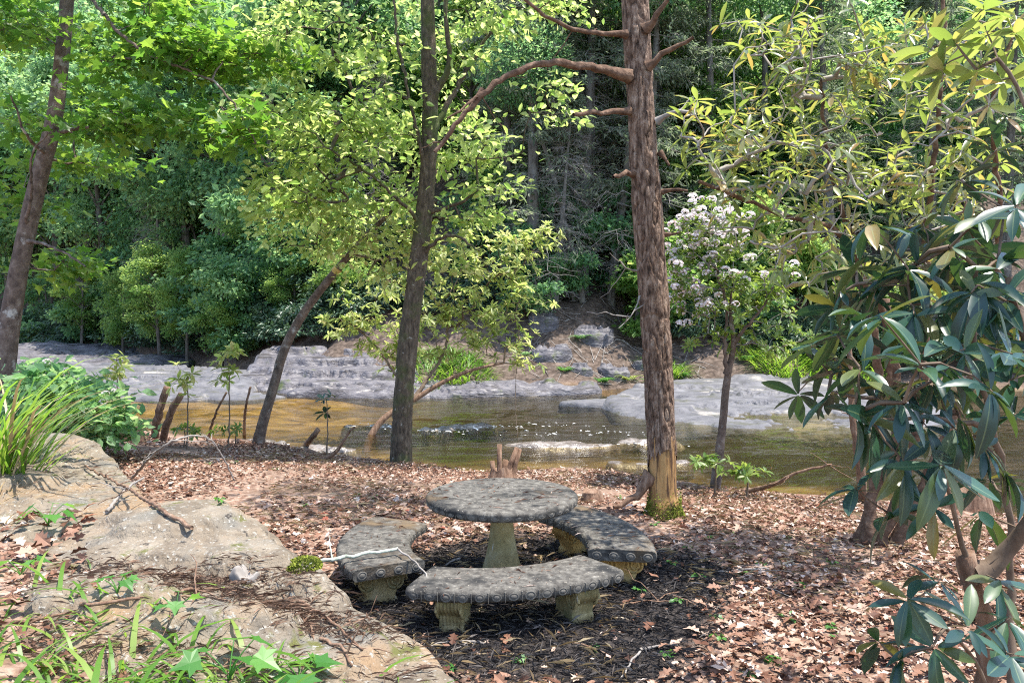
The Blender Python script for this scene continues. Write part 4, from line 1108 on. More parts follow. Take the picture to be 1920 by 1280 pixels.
def far_hemlock(name, seed, h, cw, mat, bark, dead=.4, low=.1, sprays=11000):
    gg = np.random.default_rng(seed)
    root = bpy.data.objects.new(name, None); COL.objects.link(root)
    T = Tubes(); T.add(np.stack([np.zeros(10), np.zeros(10), np.linspace(-.3, h, 10)], 1), np.linspace(.016 * h, .01, 10), 8)
    obj("trunk", T.mesh("trunk", bark), root)
    T = Tubes(); A = []; AD = []
    nb = 90
    for i in range(nb):
        t = low + (1 - low) * (i + gg.random()) / nb
        a = i * 2.4 + gg.normal(0, .3); L = cw * (1.02 - t) ** .6 * (.5 + .6 * gg.random())
        d = np.array([math.cos(a), math.sin(a), 0])
        tt_ = np.linspace(0, 1, 7)[:, None]
        q = np.array([0, 0, h * t]) + d * L * tt_ + np.array([0, 0, 1]) * L * (gg.normal(.15, .2) * tt_ - .42 * tt_ ** 2) + gg.normal(0, .06 * L, (7, 3)) * tt_
        T.add(q, np.linspace(.010 + .004 * L, .004, 7), 4)
        isdead = t < dead
        for k in range(10 if not isdead else 14):
            u = .25 + .75 * gg.random(); j = min(5, int(u * 6)); p0 = q[j] + (q[j + 1] - q[j]) * (u * 6 - j)
            sd = norm(np.cross(d, [0, 0, 1]) * (1 if gg.random() < .5 else -1) + d * .6 + np.array([0, 0, -.35]) + gg.normal(0, .3, 3)); l2 = L * (.18 + .25 * gg.random())
            q2 = p0 + sd * l2 * np.linspace(0, 1, 4)[:, None] + gg.normal(0, .02, (4, 3))
            T.add(q2, np.linspace(.006, .0025, 4), 3)
            if not isdead:
                for w_ in np.linspace(.1, 1, 5): A.append(p0 + sd * l2 * w_); AD.append(sd)
            else:
                for e in range(3):
                    q3 = q2[1 + e % 3] + norm(sd + gg.normal(0, .7, 3)) * (.12 + .2 * gg.random()) * np.linspace(0, 1, 3)[:, None]
                    T.add(q3, [.003, .0025, .0015], 3)
    obj("branch_tangle", T.mesh("branch_tangle", M['twig_grey']), root)
    A = np.array(A); AD = np.array(AD)
    i = gg.integers(len(A), size=sprays)
    pos = A[i] + gg.normal(0, .05 * cw, (sprays, 3)) * np.array([1, 1, .35])
    D = norm(AD[i] + gg.normal(0, .55, (sprays, 3)) + np.array([0, 0, -.2]))
    Nn = norm(np.array([0, 0, 1]) + gg.normal(0, .35, (sprays, 3)))
    o = obj("crown", cloud_mesh("crown", tpl_tiny(.14), pos, D, Nn, .17 * np.clip(1 + gg.normal(0, .3, sprays), .4, 1.7), mat, g=gg), root)
    return root
def far_bush(name, seed, h, w_, n_leaf, lsize, mat):
    gg = np.random.default_rng(seed)
    root = bpy.data.objects.new(name, None); COL.objects.link(root)
    K = 60
    d = norm(gg.normal(0, 1, (K, 3))); d[:, 2] = np.abs(d[:, 2])
    rr = (.55 + .45 * gg.random((K, 1)))
    tip = d * rr * np.array([w_, w_, h])
    T = Tubes()
    for c_ in tip[:30]:
        q = np.array([c_ * np.array([t * .8 + .2 * t * t, t * .8 + .2 * t * t, t ** .8]) for t in np.linspace(0, 1, 5)]) + np.vstack([np.array([[0, 0, -.15]]), gg.normal(0, .05, (4, 3))])
        T.add(q, np.linspace(.03, .008, 5), 4)
    obj("stem", T.mesh("stem", M['twig_grey']), root)
    i = gg.integers(K, size=n_leaf)
    v = norm(gg.normal(0, 1, (n_leaf, 3)))
    pos = tip[i] + v * (.22 * w_) * gg.random((n_leaf, 1)) ** .5 * np.array([1, 1, .7])
    pos[:, 2] = np.maximum(pos[:, 2], .02)
    D = norm(v * np.array([1, 1, .2]) + np.array([0, 0, -.2]) + gg.normal(0, .3, v.shape)); Nn = norm(np.array([0, 0, 1]) + gg.normal(0, .4, v.shape))
    obj("crown", cloud_mesh("crown", tpl_tiny(.22), pos, D, Nn, lsize * np.clip(1 + gg.normal(0, .3, n_leaf), .5, 1.6), mat, np.clip(gg.random(K)[i] * .5 + .5 * gg.random(n_leaf), 0, .999), g=gg), root)
    return root

KIND = {}
def deflt(key, roots): KIND[key] = dict(src=roots, used=set())
deflt('bright', [far_broad("hillside_tree", 1, 9, 2.5, 11000, .17, M['leaf_far_a'], M['bark_far']), far_broad("hillside_tree", 2, 8, 2.2, 10000, .16, M['leaf_far_a'], M['bark_far'], .3)])
deflt('blue', [far_broad("hillside_tree", 3, 9, 2.6, 11000, .17, M['leaf_far_b'], M['bark_far']), far_broad("hillside_tree", 4, 10, 2.4, 11000, .17, M['leaf_far_b'], M['bark_far'], .35)])
deflt('shrub', [far_broad("understory_tree", 5, 3.4, 1.5, 6500, .14, M['leaf_far_b'], M['bark_far'], .15, 20), far_broad("understory_tree", 6, 3.0, 1.3, 6000, .13, M['leaf_far_a'], M['bark_far'], .15, 18)])
deflt('hemlock', [far_hemlock("hemlock_tree", 7, 14, 2.6, M['needle'], M['bark_grey'], .16), far_hemlock("hemlock_tree", 8, 13, 2.5, M['needle'], M['bark_grey'], .3)])
deflt('bare', [far_hemlock("bare_hemlock", 9, 9, 2.0, M['needle'], M['bark_grey'], .85, .05, 2600)])
deflt('thicket', [far_bush("thicket_bush", 10, 1.4, 1.3, 6500, .13, M['leaf_far_c']), far_bush("thicket_bush", 11, 1.1, 1.5, 6500, .12, M['leaf_far_c'])])
def pole(seed, h):
    root = bpy.data.objects.new("tall_trunk_tree", None); COL.objects.link(root)
    gg = np.random.default_rng(seed)
    z = np.linspace(-.3, h, 16)
    p = np.stack([.25 * np.sin(z * .35 + seed) + .05 * np.sin(z * 1.3), .2 * np.cos(z * .3 + seed), z], 1)
    T = Tubes(); T.add(p, np.linspace(.17, .06, 16), 12, ridge=bark_ridge(8, .08, 2, seed)); obj("trunk", T.mesh("trunk", M['bark_grey']), root)
    T = Tubes()
    for i in range(16):
        k = int(gg.integers(4, 15)); a = gg.random() * 6.28; L = .5 + 1.2 * gg.random()
        T.add(np.array([p[k] + np.array([math.cos(a) * L * t, math.sin(a) * L * t, .2 * L * t - .3 * L * t * t]) for t in np.linspace(0, 1, 5)]), np.linspace(.02, .005, 5), 4)
    obj("branch_tangle", T.mesh("branch_tangle", M['twig_grey']), root)
    n_ = 6500; v = norm(gg.normal(0, 1, (n_, 3))) * gg.random((n_, 1)) ** .4
    pos = np.array([p[-1, 0], p[-1, 1], h]) + v * np.array([2.5, 2.5, 1.9])
    obj("crown", cloud_mesh("crown", tpl_tiny(.33), pos, norm(v + gg.normal(0, .5, v.shape)), norm(np.array([0, 0, 1]) + gg.normal(0, .5, v.shape)), np.full(n_, .17), M['leaf_far_b'], g=gg), root)
    return root
deflt('pole', [pole(1, 11), pole(2, 10)])
INFO = {'bright': ("bright yellow-green broadleaf tree", "tree", "bright broadleaf trees on the hillside"),
        'blue': ("broadleaf tree with shade tinted into its blue-green leaves", "tree", "shaded broadleaf trees on the hillside"),
        'shrub': ("small leafy understory tree", "tree", "understory trees on the far bank"),
        'hemlock': ("grey-green hemlock with drooping sprays", "tree", "hemlocks on the hillside"),
        'bare': ("nearly bare hemlock of grey dead twigs", "tree", "bare hemlocks across the creek"),
        'thicket': ("dark evergreen thicket bush", "bush", "thicket bushes along the far bank"),
        'pole': ("straight grey high-crowned trunk", "tree", "tall straight trunks across the creek")}
gp = np.random.default_rng(909)
def place(kind, X, Y, s=1.0, lean=0.0):
    k = KIND[kind]; i = int(gp.integers(len(k['src']))); src = k['src'][i]
    if i in k['used']:
        r = src.copy(); COL.objects.link(r)
        for ch in src.children:
            c_ = ch.copy(); COL.objects.link(c_); c_.parent = r
    else:
        r = src; k['used'].add(i)
    r.location = (X, Y, hz1(X, Y) - .05); r.scale = (s, s, s * (.9 + .25 * gp.random())); r.rotation_euler = (lean * gp.normal(), lean * gp.normal(), gp.random() * 6.28)
    lb, ca, gr = INFO[kind]
    px = 960 + F_PX * X / Y; up = Y - float(np.interp(X, FAR[:, 0], FAR[:, 1]))
    where = ("upstream past the maple trunk" if px < 130 else "upstream of the whitish rock shelf" if px < 400 else "above the sloping rock outcrop" if px < 720 else "beyond the mossy streamside tree" if px < 960 else
             "among the straight grey trunks" if px < 1250 else "beyond the flowering laurel" if px < 1480 else "beyond the tall rhododendron" if px < 1760 else "beyond the dark rhododendron")
    tag(r, ("low " if up < 6 else "midway up " if up < 14 else "high ").join([lb + ", ", where]).replace(", high ", ", high above, ").strip(), ca, gr)
def place_px(kind, px, d, s=1.0, lean=.04):
    place(kind, (px - 960) / F_PX * d, d, s, lean)
# deliberate ones
for px, d, s in [(1165, 25, 1.1), (1120, 27, 1.0), (1060, 29, .9), (1195, 30, 1.0), (1090, 24.5, .8), (395, 33, 1.0), (320, 38, 1.1), (1290, 31, .9), (985, 30, .9), (560, 34, 1.0), (1460, 28, 1.0), (640, 29, .8)]: place_px('pole', px + gp.normal(0, 12), d, s * gp.uniform(.7, 1.15), .09)
for px, d, s in [(1040, 24.2, .75), (1110, 26, .9), (1180, 27, .9), (1010, 27, .9), (700, 28, .8), (300, 36, 1.0)]: place_px('bare', px, d, s)
for px, d, s in [(1000, 28, .9), (1340, 26, 1.0), (1560, 26, 1.0), (1740, 24, .9), (1880, 24, 1.0), (1440, 35, 1.1), (1250, 36, 1.1), (1750, 34, 1.1), (1150, 37, 1.2), (900, 36, 1.1), (420, 42, 1.2), (480, 36, 1.0), (330, 44, 1.2), (150, 46, 1.2)]: place_px('hemlock', px, d, s)
for px, d, s in [(410, 30, 1.25), (330, 33, 1.1), (440, 27, 1.0), (250, 36, 1.2), (180, 38, 1.2), (530, 27, .9), (90, 42, 1.3), (480, 31, 1.2), (300, 40, 1.3), (620, 27, 1.0), (560, 30, 1.2), (1290, 26, .8), (1420, 24.5, .8), (1330, 25, .7), (1560, 24, .9), (1700, 23, .9), (380, 36, 1.3)]: place_px('shrub', px, d, s)
for px, d, s in [(520, 27, 1.0), (560, 26, 1.0), (600, 25, 1.0), (650, 25, 1.0), (690, 24.6, .9), (630, 26.5, 1.1), (570, 28, 1.2), (480, 29, 1.0), (730, 24.5, .8), (260, 37, 1.5), (180, 40, 1.6), (120, 42, 1.7), (330, 34, 1.3), (390, 31, 1.2), (60, 44, 1.8), (800, 24.5, .8), (860, 24.6, .8), (920, 25, .8),
                 (1300, 24, .9), (1370, 24.5, .9), (1480, 23.8, .8), (1560, 23.5, .9), (1640, 23, .9), (1720, 22.5, .9), (1800, 22.5, .9), (1880, 22, .9), (1430, 26, 1.0), (1600, 26, 1.1), (1240, 26, .8), (980, 25.5, .7), (1140, 27, .7)]: place_px('thicket', px, d, s)
for px, d, s in [(560, 33, 1.1), (470, 38, 1.2), (600, 40, 1.2), (690, 34, 1.0), (880, 30, .9), (960, 33, 1.0), (760, 38, 1.1), (250, 46, 1.3), (540, 46, 1.3), (1080, 34, .9), (1000, 40, 1.1), (820, 45, 1.2)]: place_px('bright', px, d, s)
for px, d, s in [(300, 38, 1.1), (200, 40, 1.2), (380, 41, 1.2), (100, 44, 1.3), (450, 33, 1.0), (20, 46, 1.3), (500, 44, 1.3), (700, 44, 1.2), (650, 32, .9), (1250, 38, 1.2), (1350, 30, .8), (1500, 40, 1.2), (1650, 29, .9), (1800, 28, .9), (1880, 34, 1.1), (840, 33, 1.0), (930, 38, 1.1), (1700, 42, 1.2)]: place_px('blue', px, d, s)
for px, d, s in [(1000, 24.5, 1.0), (1090, 25.5, 1.05), (1200, 24.5, 1.0), (1250, 27, 1.1), (950, 26, 1.0)]: place_px('hemlock', px, d, s)
for px, d, s in [(515, 28, 1.15), (570, 30, 1.2), (640, 30, 1.1), (420, 34, 1.2), (350, 36, 1.3), (260, 42, 1.4), (160, 44, 1.5), (60, 47, 1.6), (-60, 50, 1.7), (-20, 56, 1.9), (120, 54, 1.8), (230, 52, 1.7), (330, 50, 1.6)]: place_px('blue', px, d, s)
for px, d, s in [(180, 58, 1.9), (40, 62, 2.1), (300, 60, 1.9), (-120, 60, 2.1), (420, 54, 1.7), (60, 52, 1.6)]: place_px('bright', px, d, s)
for px, d, s in [(1290, 27, .75), (1340, 29, .8), (1420, 30, .9), (1270, 31, .9), (1500, 29, .8), (1090, 31, .85), (1180, 32, .9), (1020, 33, .9), (1300, 35, 1.0), (1130, 28.5, .6)]: place_px('bright', px, d, s)
for px, d, s in [(1010, 23.8, .8), (1075, 24.8, .9), (1150, 25.5, 1.0), (1225, 25, .9), (1110, 29, 1.2), (960, 27, 1.1)]: place_px('shrub', px, d, s)
for px, d, s in [(1310, 27, 1.1), (1440, 28, 1.1), (1540, 29, 1.2), (1660, 28, 1.1), (1380, 32, 1.5), (1280, 30, 1.3), (1500, 34, 1.6), (1620, 33, 1.5), (1760, 30, 1.3)]: place_px('shrub', px, d, s)
for px, d, s in [(1340, 36, 1.0), (1460, 38, 1.1), (1580, 36, 1.0), (1700, 37, 1.0), (1260, 40, 1.1), (1850, 36, 1.0)]: place_px('bright', px, d, s)
for px, d, s in [(-60, 66, 2.6), (60, 70, 2.8), (170, 68, 2.6), (270, 72, 2.8), (380, 66, 2.3), (-140, 72, 2.9), (120, 60, 2.2), (20, 58, 2.1), (480, 62, 2.0)]: place_px(['bright', 'blue', 'bright'][px % 3], px, d, s)
for px, d, s in [(415, 26.8, .42), (300, 31, .5), (555, 26, .38), (350, 29.5, .45), (230, 34, .5), (150, 37, .5), (470, 29, .55), (620, 26, .35)]: place_px('bright', px, d, s)
for k in range(70):
    d = gp.uniform(24, 40); px = gp.uniform(-40, 1960)
    X = (px - 960) / F_PX * d
    if d - np.interp(X, FAR[:, 0], FAR[:, 1]) < 2.5 or 1020 < px < 1180 and d < 29: continue
    place(['thicket', 'shrub', 'thicket', 'shrub', 'shrub'][int(gp.integers(5))], X, d, .8 + .5 * gp.random(), .05)
# the rest of the wood, higher up and to the sides
for d in np.arange(42, 84, 7):
    for px in np.arange(-350, 2300, 330 * 30 / d + 95):
        X = (px + gp.normal(0, 50) - 960) / F_PX * d; Y = d + gp.normal(0, 1.5)
        if Y - np.interp(X, FAR[:, 0], FAR[:, 1]) < 4: continue
        place(['blue', 'bright', 'hemlock', 'blue', 'hemlock'][int(gp.integers(5))], X, Y, 1.1 + .35 * gp.random(), .04)

# boulders and ferns on the shaded bank below the hemlocks
gb = np.random.default_rng(121)
labs = ["dark mossy boulder half sunk in the shaded bank under the bare hemlocks", "low grey boulder at the foot of the shaded bank", "small dark boulder beside the yellow-green fern", "mossy boulder under the straight grey trunks", "grey boulder in the bank behind the peeled trunk", "flat boulder at the top of the shaded bank"]
for k, (px, d, r_) in enumerate([(1035, 22.0, .55), (1090, 21.4, .4), (1150, 21.8, .45), (1110, 23.2, .6), (1215, 22.4, .5), (1020, 23.6, .5)]):
    X = (px - 960) / F_PX * d; a = np.linspace(0, 2 * math.pi, 9, endpoint=False); q = r_ * (.8 + .4 * gb.random(9)); z = hz1(X, d)
    rock("bank_boulder", labs[k], np.stack([X + q * np.cos(a), d + .7 * q * np.sin(a)], 1), lambda x, y, z=z, r_=r_: z + r_ * .55 + 0 * x, M['rock_far'], rings=18, seg=60, edge=r_ * .6, rough=.2, fine=.06, cat="boulder", seed=200 + k, nscale=2, strata=.12)
def fern(label, px, d, n, L, mat, seed):
    gg = np.random.default_rng(seed); X = (px - 960) / F_PX * d; z = hz1(X, d)
    r = thing("fern", label, "fern", (X, d, z), "ferns on the shaded far bank")
    tv, tf = [], []
    pos, D, Nn, S = [], [], [], []
    T = Tubes()
    for i in range(n):
        a = gg.random() * 6.28; l = L * (.7 + .5 * gg.random())
        t = np.linspace(0, 1, 14)
        q = np.stack([np.cos(a) * l * t * .8, np.sin(a) * l * t * .8, l * (.9 * t - .75 * t * t) - .02], 1)
        T.add(q, np.linspace(.008, .003, 14), 3)
        sd = np.array([-math.sin(a), math.cos(a), 0])
        for m_ in range(2, 14):
            for sg in (-1, 1):
                pos.append(q[m_]); D.append(sd * sg + np.array([math.cos(a), math.sin(a), -.3]) * .4); Nn.append((0, 0, 1)); S.append(l * .28 * (1.1 - t[m_]))
    obj("stem", T.mesh("stem", mat), r)
    o = obj("fronds", cloud_mesh("fronds", tpl_tiny(.16), np.array(pos), np.array(D), np.array(Nn, float), np.array(S), mat, g=gg), r); o["kind"] = "stuff"
for k, (px, d, n_, L_, mt_, lab) in enumerate([(1180, 21.6, 16, .55, 'leaf_yellow', "yellow-green fern on the shaded bank"), (1130, 21.2, 14, .45, 'herb', "dark green fern at the waterline under the bare hemlocks"), (1225, 21.4, 16, .5, 'herb', "green fern against the peeled trunk's line of the bank"), (1060, 21.2, 12, .4, 'herb', "small green fern beside the low grey boulder"),
                                              (1090, 23, 12, .5, 'leaf_far_b', "shade-tinted fern above the mossy boulder"), (1275, 22, 14, .5, 'herb', "green fern behind the wide pale slab"), (1400, 22.8, 16, .55, 'herb', "green fern behind the slab near the laurel"), (985, 22.2, 12, .45, 'leaf_far_b', "shade-tinted fern on the bank next to the bright grass")]):
    fern(lab, px, d, n_, L_, M[mt_], 500 + k)
# twigs lying on the shaded bank
T = Tubes()
for k in range(260):
    px, d = gb.uniform(960, 1330), gb.uniform(21, 26); X = (px - 960) / F_PX * d; a = gb.random() * 6.28; L_ = gb.uniform(.2, .9)
    q = np.array([(X + math.cos(a) * L_ * t, d + math.sin(a) * L_ * t, hz1(X + math.cos(a) * L_ * t, d + math.sin(a) * L_ * t) + .03 + .08 * t * gb.random()) for t in np.linspace(0, 1, 4)])
    T.add(q, np.linspace(.014, .005, 4), 3)
o = obj("bank_brushwood", T.mesh("bank_brushwood", M['twig_grey'])); o["kind"] = "stuff"; o["label"] = "grey brushwood strewn over the shaded far bank"; o["category"] = "brushwood"

# ------------------------------------------------------------------ leaf litter, mulch, twigs
g = np.random.default_rng(818)
def scatter_plan(n, x0, x1, y0, y1, g):
    x = x0 + (x1 - x0) * g.random(n); y = y0 + (y1 - y0) * g.random(n)
    return x, y
def land(x, y, marg=.1):
    return (np.interp(x, LIP[:, 0], LIP[:, 1]) - y) > marg
x, y = scatter_plan(165000, -5.5, 5.6, 2.2, 11.5, g)
keep = land(x, y) & (np.abs(x) < .70 * y + .2)
s_ = np.interp(y, XB[:, 0], XB[:, 1]) - x
keep &= (s_ < .05) | (s_ > 1.1)
mm = mulch_mask(x, y)
keep &= g.random(len(x)) > mm * .95
keep &= g.random(len(x)) < np.where(s_ > .5, .35, 1) * (.45 + 1.5 * (fbm(x * .9, y * .9, 4) + .22))
x, y = x[keep], y[keep]; n = len(x)
pos = np.stack([x, y, hz(x, y) + .006 + .03 * g.random(n) ** 2], 1)
az = g.random(n) * 6.28
D = np.stack([np.cos(az), np.sin(az), g.normal(0, .25, n)], 1)
Nn = norm(np.array([0, 0, 1.0]) + g.normal(0, .32, (n, 3)))
sz = .036 * np.clip(1 + g.normal(0, .45, n), .35, 2.6)
oak = (g.random(n) < .4) & (y < 7)
for nm, tp_l, msk, k_s, lb in (("oak_leaf_litter", tpl_oak(), oak, 1.45, "brown lobed oak leaves strewn over the clearing"), ("leaf_litter", tpl_curl(), ~oak, 1.0, "fine brown and tan leaf litter covering the clearing")):
    o = obj(nm, cloud_mesh(nm, tp_l, pos[msk], D[msk], Nn[msk], sz[msk] * k_s, M['litter'], g=g)); o["kind"] = "stuff"; o["label"] = lb; o["category"] = "leaf litter"
n = 26000
x, y = scatter_plan(n, -5, 5.6, 2.3, 10.5, g); k_ = land(x, y) & (np.interp(y, XB[:, 0], XB[:, 1]) - x < .05) & (np.abs(x) < .7 * y + .2) & (fbm(x * 1.1 + 7, y * 1.1, 3) > -.12); x, y = x[k_], y[k_]; n = len(x)
az = g.random(n) * 6.28
o = obj("pine_straw", cloud_mesh("pine_straw", tpl_tiny(.018), np.stack([x, y, hz(x, y) + .012 + .035 * g.random(n) ** 2], 1), np.stack([np.cos(az), np.sin(az), g.normal(0, .2, n)], 1), norm(np.array([0, 0, 1.0]) + g.normal(0, .4, (n, 3))), .085 * np.clip(1 + g.normal(0, .35, n), .3, 2), M['dry_grass'], g=g))
o["kind"] = "stuff"; o["label"] = "thin tan pine straw scattered among the fallen leaves"; o["category"] = "pine straw"
# mulch straw
n = 42000
x, y = scatter_plan(n, -1.6, 1.9, 2.9, 6.2, g); k_ = g.random(n) < mulch_mask(x, y); x, y = x[k_], y[k_]; n = len(x)
pos = np.stack([x, y, hz(x, y) + .004 + .025 * g.random(n) ** 2], 1); az = g.random(n) * 6.28
D = np.stack([np.cos(az), np.sin(az), g.normal(0, .22, n)], 1)
o = obj("mulch_straw", cloud_mesh("mulch_straw", tpl_tiny(.03), pos, D, norm(np.array([0, 0, 1.0]) + g.normal(0, .4, (n, 3))), .055 * np.clip(1 + g.normal(0, .45, n), .3, 2.2), M['mulch_bit'], g=g))
o["kind"] = "stuff"; o["label"] = "dark shredded mulch and straw around the concrete table"; o["category"] = "mulch"
# debris of pine straw on the near rock, raised to the rock surface
bpy.context.view_layer.update()
dg = bpy.context.evaluated_depsgraph_get()
def drop(x, y, top=1.5):
    hit, loc, nn, i, ob, mx_ = sc.ray_cast(dg, Vector((x, y, top)), Vector((0, 0, -1)), distance=4)
    return (loc.z if hit else hz1(x, y))
px_, py_ = [], []
for cx, cy, sx_, sy_, cnt in [(-1.35, 3.55, .34, .07, 1300), (-.95, 3.25, .26, .09, 1500), (-1.5, 2.75, .5, .10, 900), (-.6, 2.6, .3, .15, 500), (-2.2, 3.1, .4, .2, 300), (-.75, 3.0, .4, .2, 150), (-3.3, 5.4, .3, .6, 200)]:
    px_ += list(g.normal(cx, sx_, cnt)); py_ += list(g.normal(cy, sy_, cnt))
pos = np.array([(a, b_, drop(a, b_) + .004 + .02 * g.random() ** 2) for a, b_ in zip(px_, py_)])
n = len(pos); az = g.random(n) * 6.28
D = np.stack([np.cos(az), np.sin(az), g.normal(0, .12, n)], 1)
o = obj("pine_debris", cloud_mesh("pine_debris", tpl_tiny(.02), pos, D, norm(np.array([0, 0, 1.0]) + g.normal(0, .4, (n, 3))), .05 * np.clip(1 + g.normal(0, .5, n), .3, 2.4), M['stump'], g=g))
o["kind"] = "stuff"; o["label"] = "brown pine straw and twig debris caught on the rock slab"; o["category"] = "debris"

# needles and crumbs lying on the table and the benches
pts_ = []
for k in range(520):
    a, b_ = g.uniform(-1.05, .95), g.uniform(3.9, 5.7)
    z_ = drop(a, b_, .9)
    if z_ > .2: pts_.append((a, b_, z_ + .003))
pos = np.array(pts_); n = len(pos); az = g.random(n) * 6.28
o = obj("needle_debris", cloud_mesh("needle_debris", tpl_tiny(.05), pos, np.stack([np.cos(az), np.sin(az), g.normal(0, .04, n)], 1), norm(np.array([0, 0, 1.0]) + g.normal(0, .15, (n, 3))), .035 * np.clip(1 + g.normal(0, .5, n), .3, 2), M['litter'], g=g)); o["kind"] = "stuff"; o["label"] = "brown needles and crumbs lying on the table and benches"; o["category"] = "debris"
# foreground grass
gx, gy, gl_ = [], [], []
for cx, cy, sx_, sy_, cnt in [(-1.1, 2.55, .35, .2, 150), (-1.7, 2.75, .4, .25, 120), (-.75, 2.5, .12, .12, 60), (-1.4, 2.45, .5, .1, 120)]:
    gx += list(g.normal(cx, sx_, cnt)); gy += list(g.normal(cy, sy_, cnt))
pos = np.array([(a, b_, drop(a, b_)) for a, b_ in zip(gx, gy)]); n = len(pos); az = g.random(n) * 6.28
D = norm(np.stack([np.cos(az) * .6, np.sin(az) * .6, .3 + .6 * g.random(n)], 1)); Nn = norm(np.stack([-np.cos(az), -np.sin(az), np.full(n, .8)], 1))
o = obj("grass", cloud_mesh("grass", tpl_blade(4, .5, .035), pos, D, Nn, .16 * np.clip(1 + g.normal(0, .4, n), .4, 2), M['grass'], g=g, smooth_shade=True))
o["kind"] = "stuff"; o["label"] = "sparse bright grass blades growing over the rock slab"; o["category"] = "grass"
def grass_clump(label, X, Y, n, L, rad, mats, spread=.5, group=None, z=None, w=.012):
    z = hz1(X, Y) if z is None else z
    r = thing("grass_clump", label, "grass", (X, Y, z), group)
    for nm, mat, cnt in mats:
        cnt = int(cnt * n)
        az = g.random(cnt) * 6.28; q = np.sqrt(g.random(cnt)) * rad
        bx_ = q * np.cos(az); by_ = q * np.sin(az)
        pos = np.stack([bx_, by_, hz(X + bx_, Y + by_) - z - .01], 1)
        az2 = az + g.normal(0, .7, cnt)
        D = norm(np.stack([np.cos(az2) * spread, np.sin(az2) * spread, .5 + .7 * g.random(cnt)], 1)); Nn = norm(np.stack([-np.cos(az2), -np.sin(az2), np.full(cnt, .5)], 1))
        o = obj(nm, cloud_mesh(nm, tpl_blade(6, .6, w), pos, D, Nn, L * np.clip(1 + g.normal(0, .3, cnt), .3, 1.6), mat, g=g, smooth_shade=True), r); o["kind"] = "stuff"
    return r
grass_clump("tall clump of arching bright green grass on the bank above the ledge", -3.75, 5.75, 210, 1.0, .26, [("blades", M['grass'], 1.0), ("dry_blades", M['dry_grass'], .25)], .22, w=.008)
grass_clump("straw-coloured dry grass hanging over the rock ledge", -3.0, 4.75, 420, .26, .42, [("dry_blades", M['dry_grass'], 1)], .9)
for k, (px, d, n_, L, rad, lab) in enumerate([(810, 20.9, 700, .5, 1.0, "bright green grass patch on the far bank behind the mossy tree"), (875, 20.9, 600, .45, .7, "bright green grass patch beside the arching rhododendron tip"), (1250, 22.3, 400, .5, .6, "green grass tuft on the far bank behind the furrowed trunk"),
                                              (1480, 22.6, 800, .6, 1.0, "lush grass patch behind the pale slab next to the laurel"), (1590, 22.6, 800, .55, 1.1, "lush grass patch behind the pale slab below the thicket"), (240, 27, 500, .5, 1.5, "shaded grass on the upstream rocks")]):
    X = (px - 960) / F_PX * d
    grass_clump(lab, X, d, n_, L, rad, [("blades", M['grass'], 1)], .5, "grass patches on the far bank", drop(X, d, 4), .02)

# ------------------------------------------------------------------ small plants
def herb(name, label, cat, p, n_leaf, lsize, hgt, tpl, mat, group=None, seed=0, tilt=.25):
    gg = np.random.default_rng(seed)
    r = thing(name, label, cat, p, group)
    T = Tubes(); ends = []
    for i in range(n_leaf):
        a = i * 2.4 + gg.random(); q = np.array([(math.cos(a) * hgt * .55 * t * t, math.sin(a) * hgt * .55 * t * t, hgt * (t - .25 * t * t) * (.7 + .3 * gg.random())) for t in np.linspace(0, 1, 5)])
        q[:, 2] = np.linspace(-.01, q[-1, 2], 5)
        T.add(q, np.linspace(.0035, .002, 5), 4); ends.append((q[-1], a))
    obj("stem", T.mesh("stem", mat), r)
    ms = mesh_arr("leaf", tpl[0], tpl[1], mat, False, dict(rnd=np.zeros(len(tpl[0]))))
    for e, a in ends:
        o = obj("leaf", ms, r); s = lsize * (.7 + .5 * gg.random())
        y = Vector((math.cos(a), math.sin(a), -tilt + .3 * gg.normal())).normalized(); z = (Vector((0, 0, 1)) + Vector(gg.normal(0, .25, 3))).normalized()
        x = y.cross(z).normalized(); z = x.cross(y)
        o.matrix_basis = Matrix.Translation(Vector(e)) @ Matrix(((x.x, y.x, z.x), (x.y, y.y, z.y), (x.z, y.z, z.z))).to_4x4() @ Matrix.Diagonal((s, s, s, 1))
    return r
def on_surface(px, py):
    d = np.array(P(px, py, 10.0)) - np.array([0, 0, CAM_H])
    o0 = Vector((0, 0, CAM_H)); d = Vector(d).normalized()
    for _ in range(60):
        hit, loc, nn, i, ob, mx_ = sc.ray_cast(dg, o0, d, distance=60)
        if not hit: break
        if ob.name.split('.')[0] in ("ground", "boulder", "rock_ledge"): return np.array(loc)
        o0 = loc + d * .002
    return ground_at(px, py)
mp = tpl_maple()
for k, (px, py, n_, ls, h, lab) in enumerate([(430, 1275, 6, .115, .16, "bright maple seedling with large toothed leaves growing at the rock edge"), (560, 1290, 6, .10, .10, "spreading maple seedling with soft green leaves on the rock slab"),
                                              (90, 985, 6, .11, .14, "green maple seedling among brown leaves under the dry grass"), (330, 1150, 5, .075, .09, "small drooping green seedling in the grass on the rock"), (220, 1110, 5, .06, .08, "tiny pale seedling in the debris on the rock"), (40, 1080, 5, .07, .10, "leafy seedling at the rim of the brown leaf heap")]):
    herb("maple_seedling", lab, "plant", on_surface(px, min(py, 1278)), n_, ls, h, mp, M['herb'], None, 40 + k)
gsp = np.random.default_rng(77)
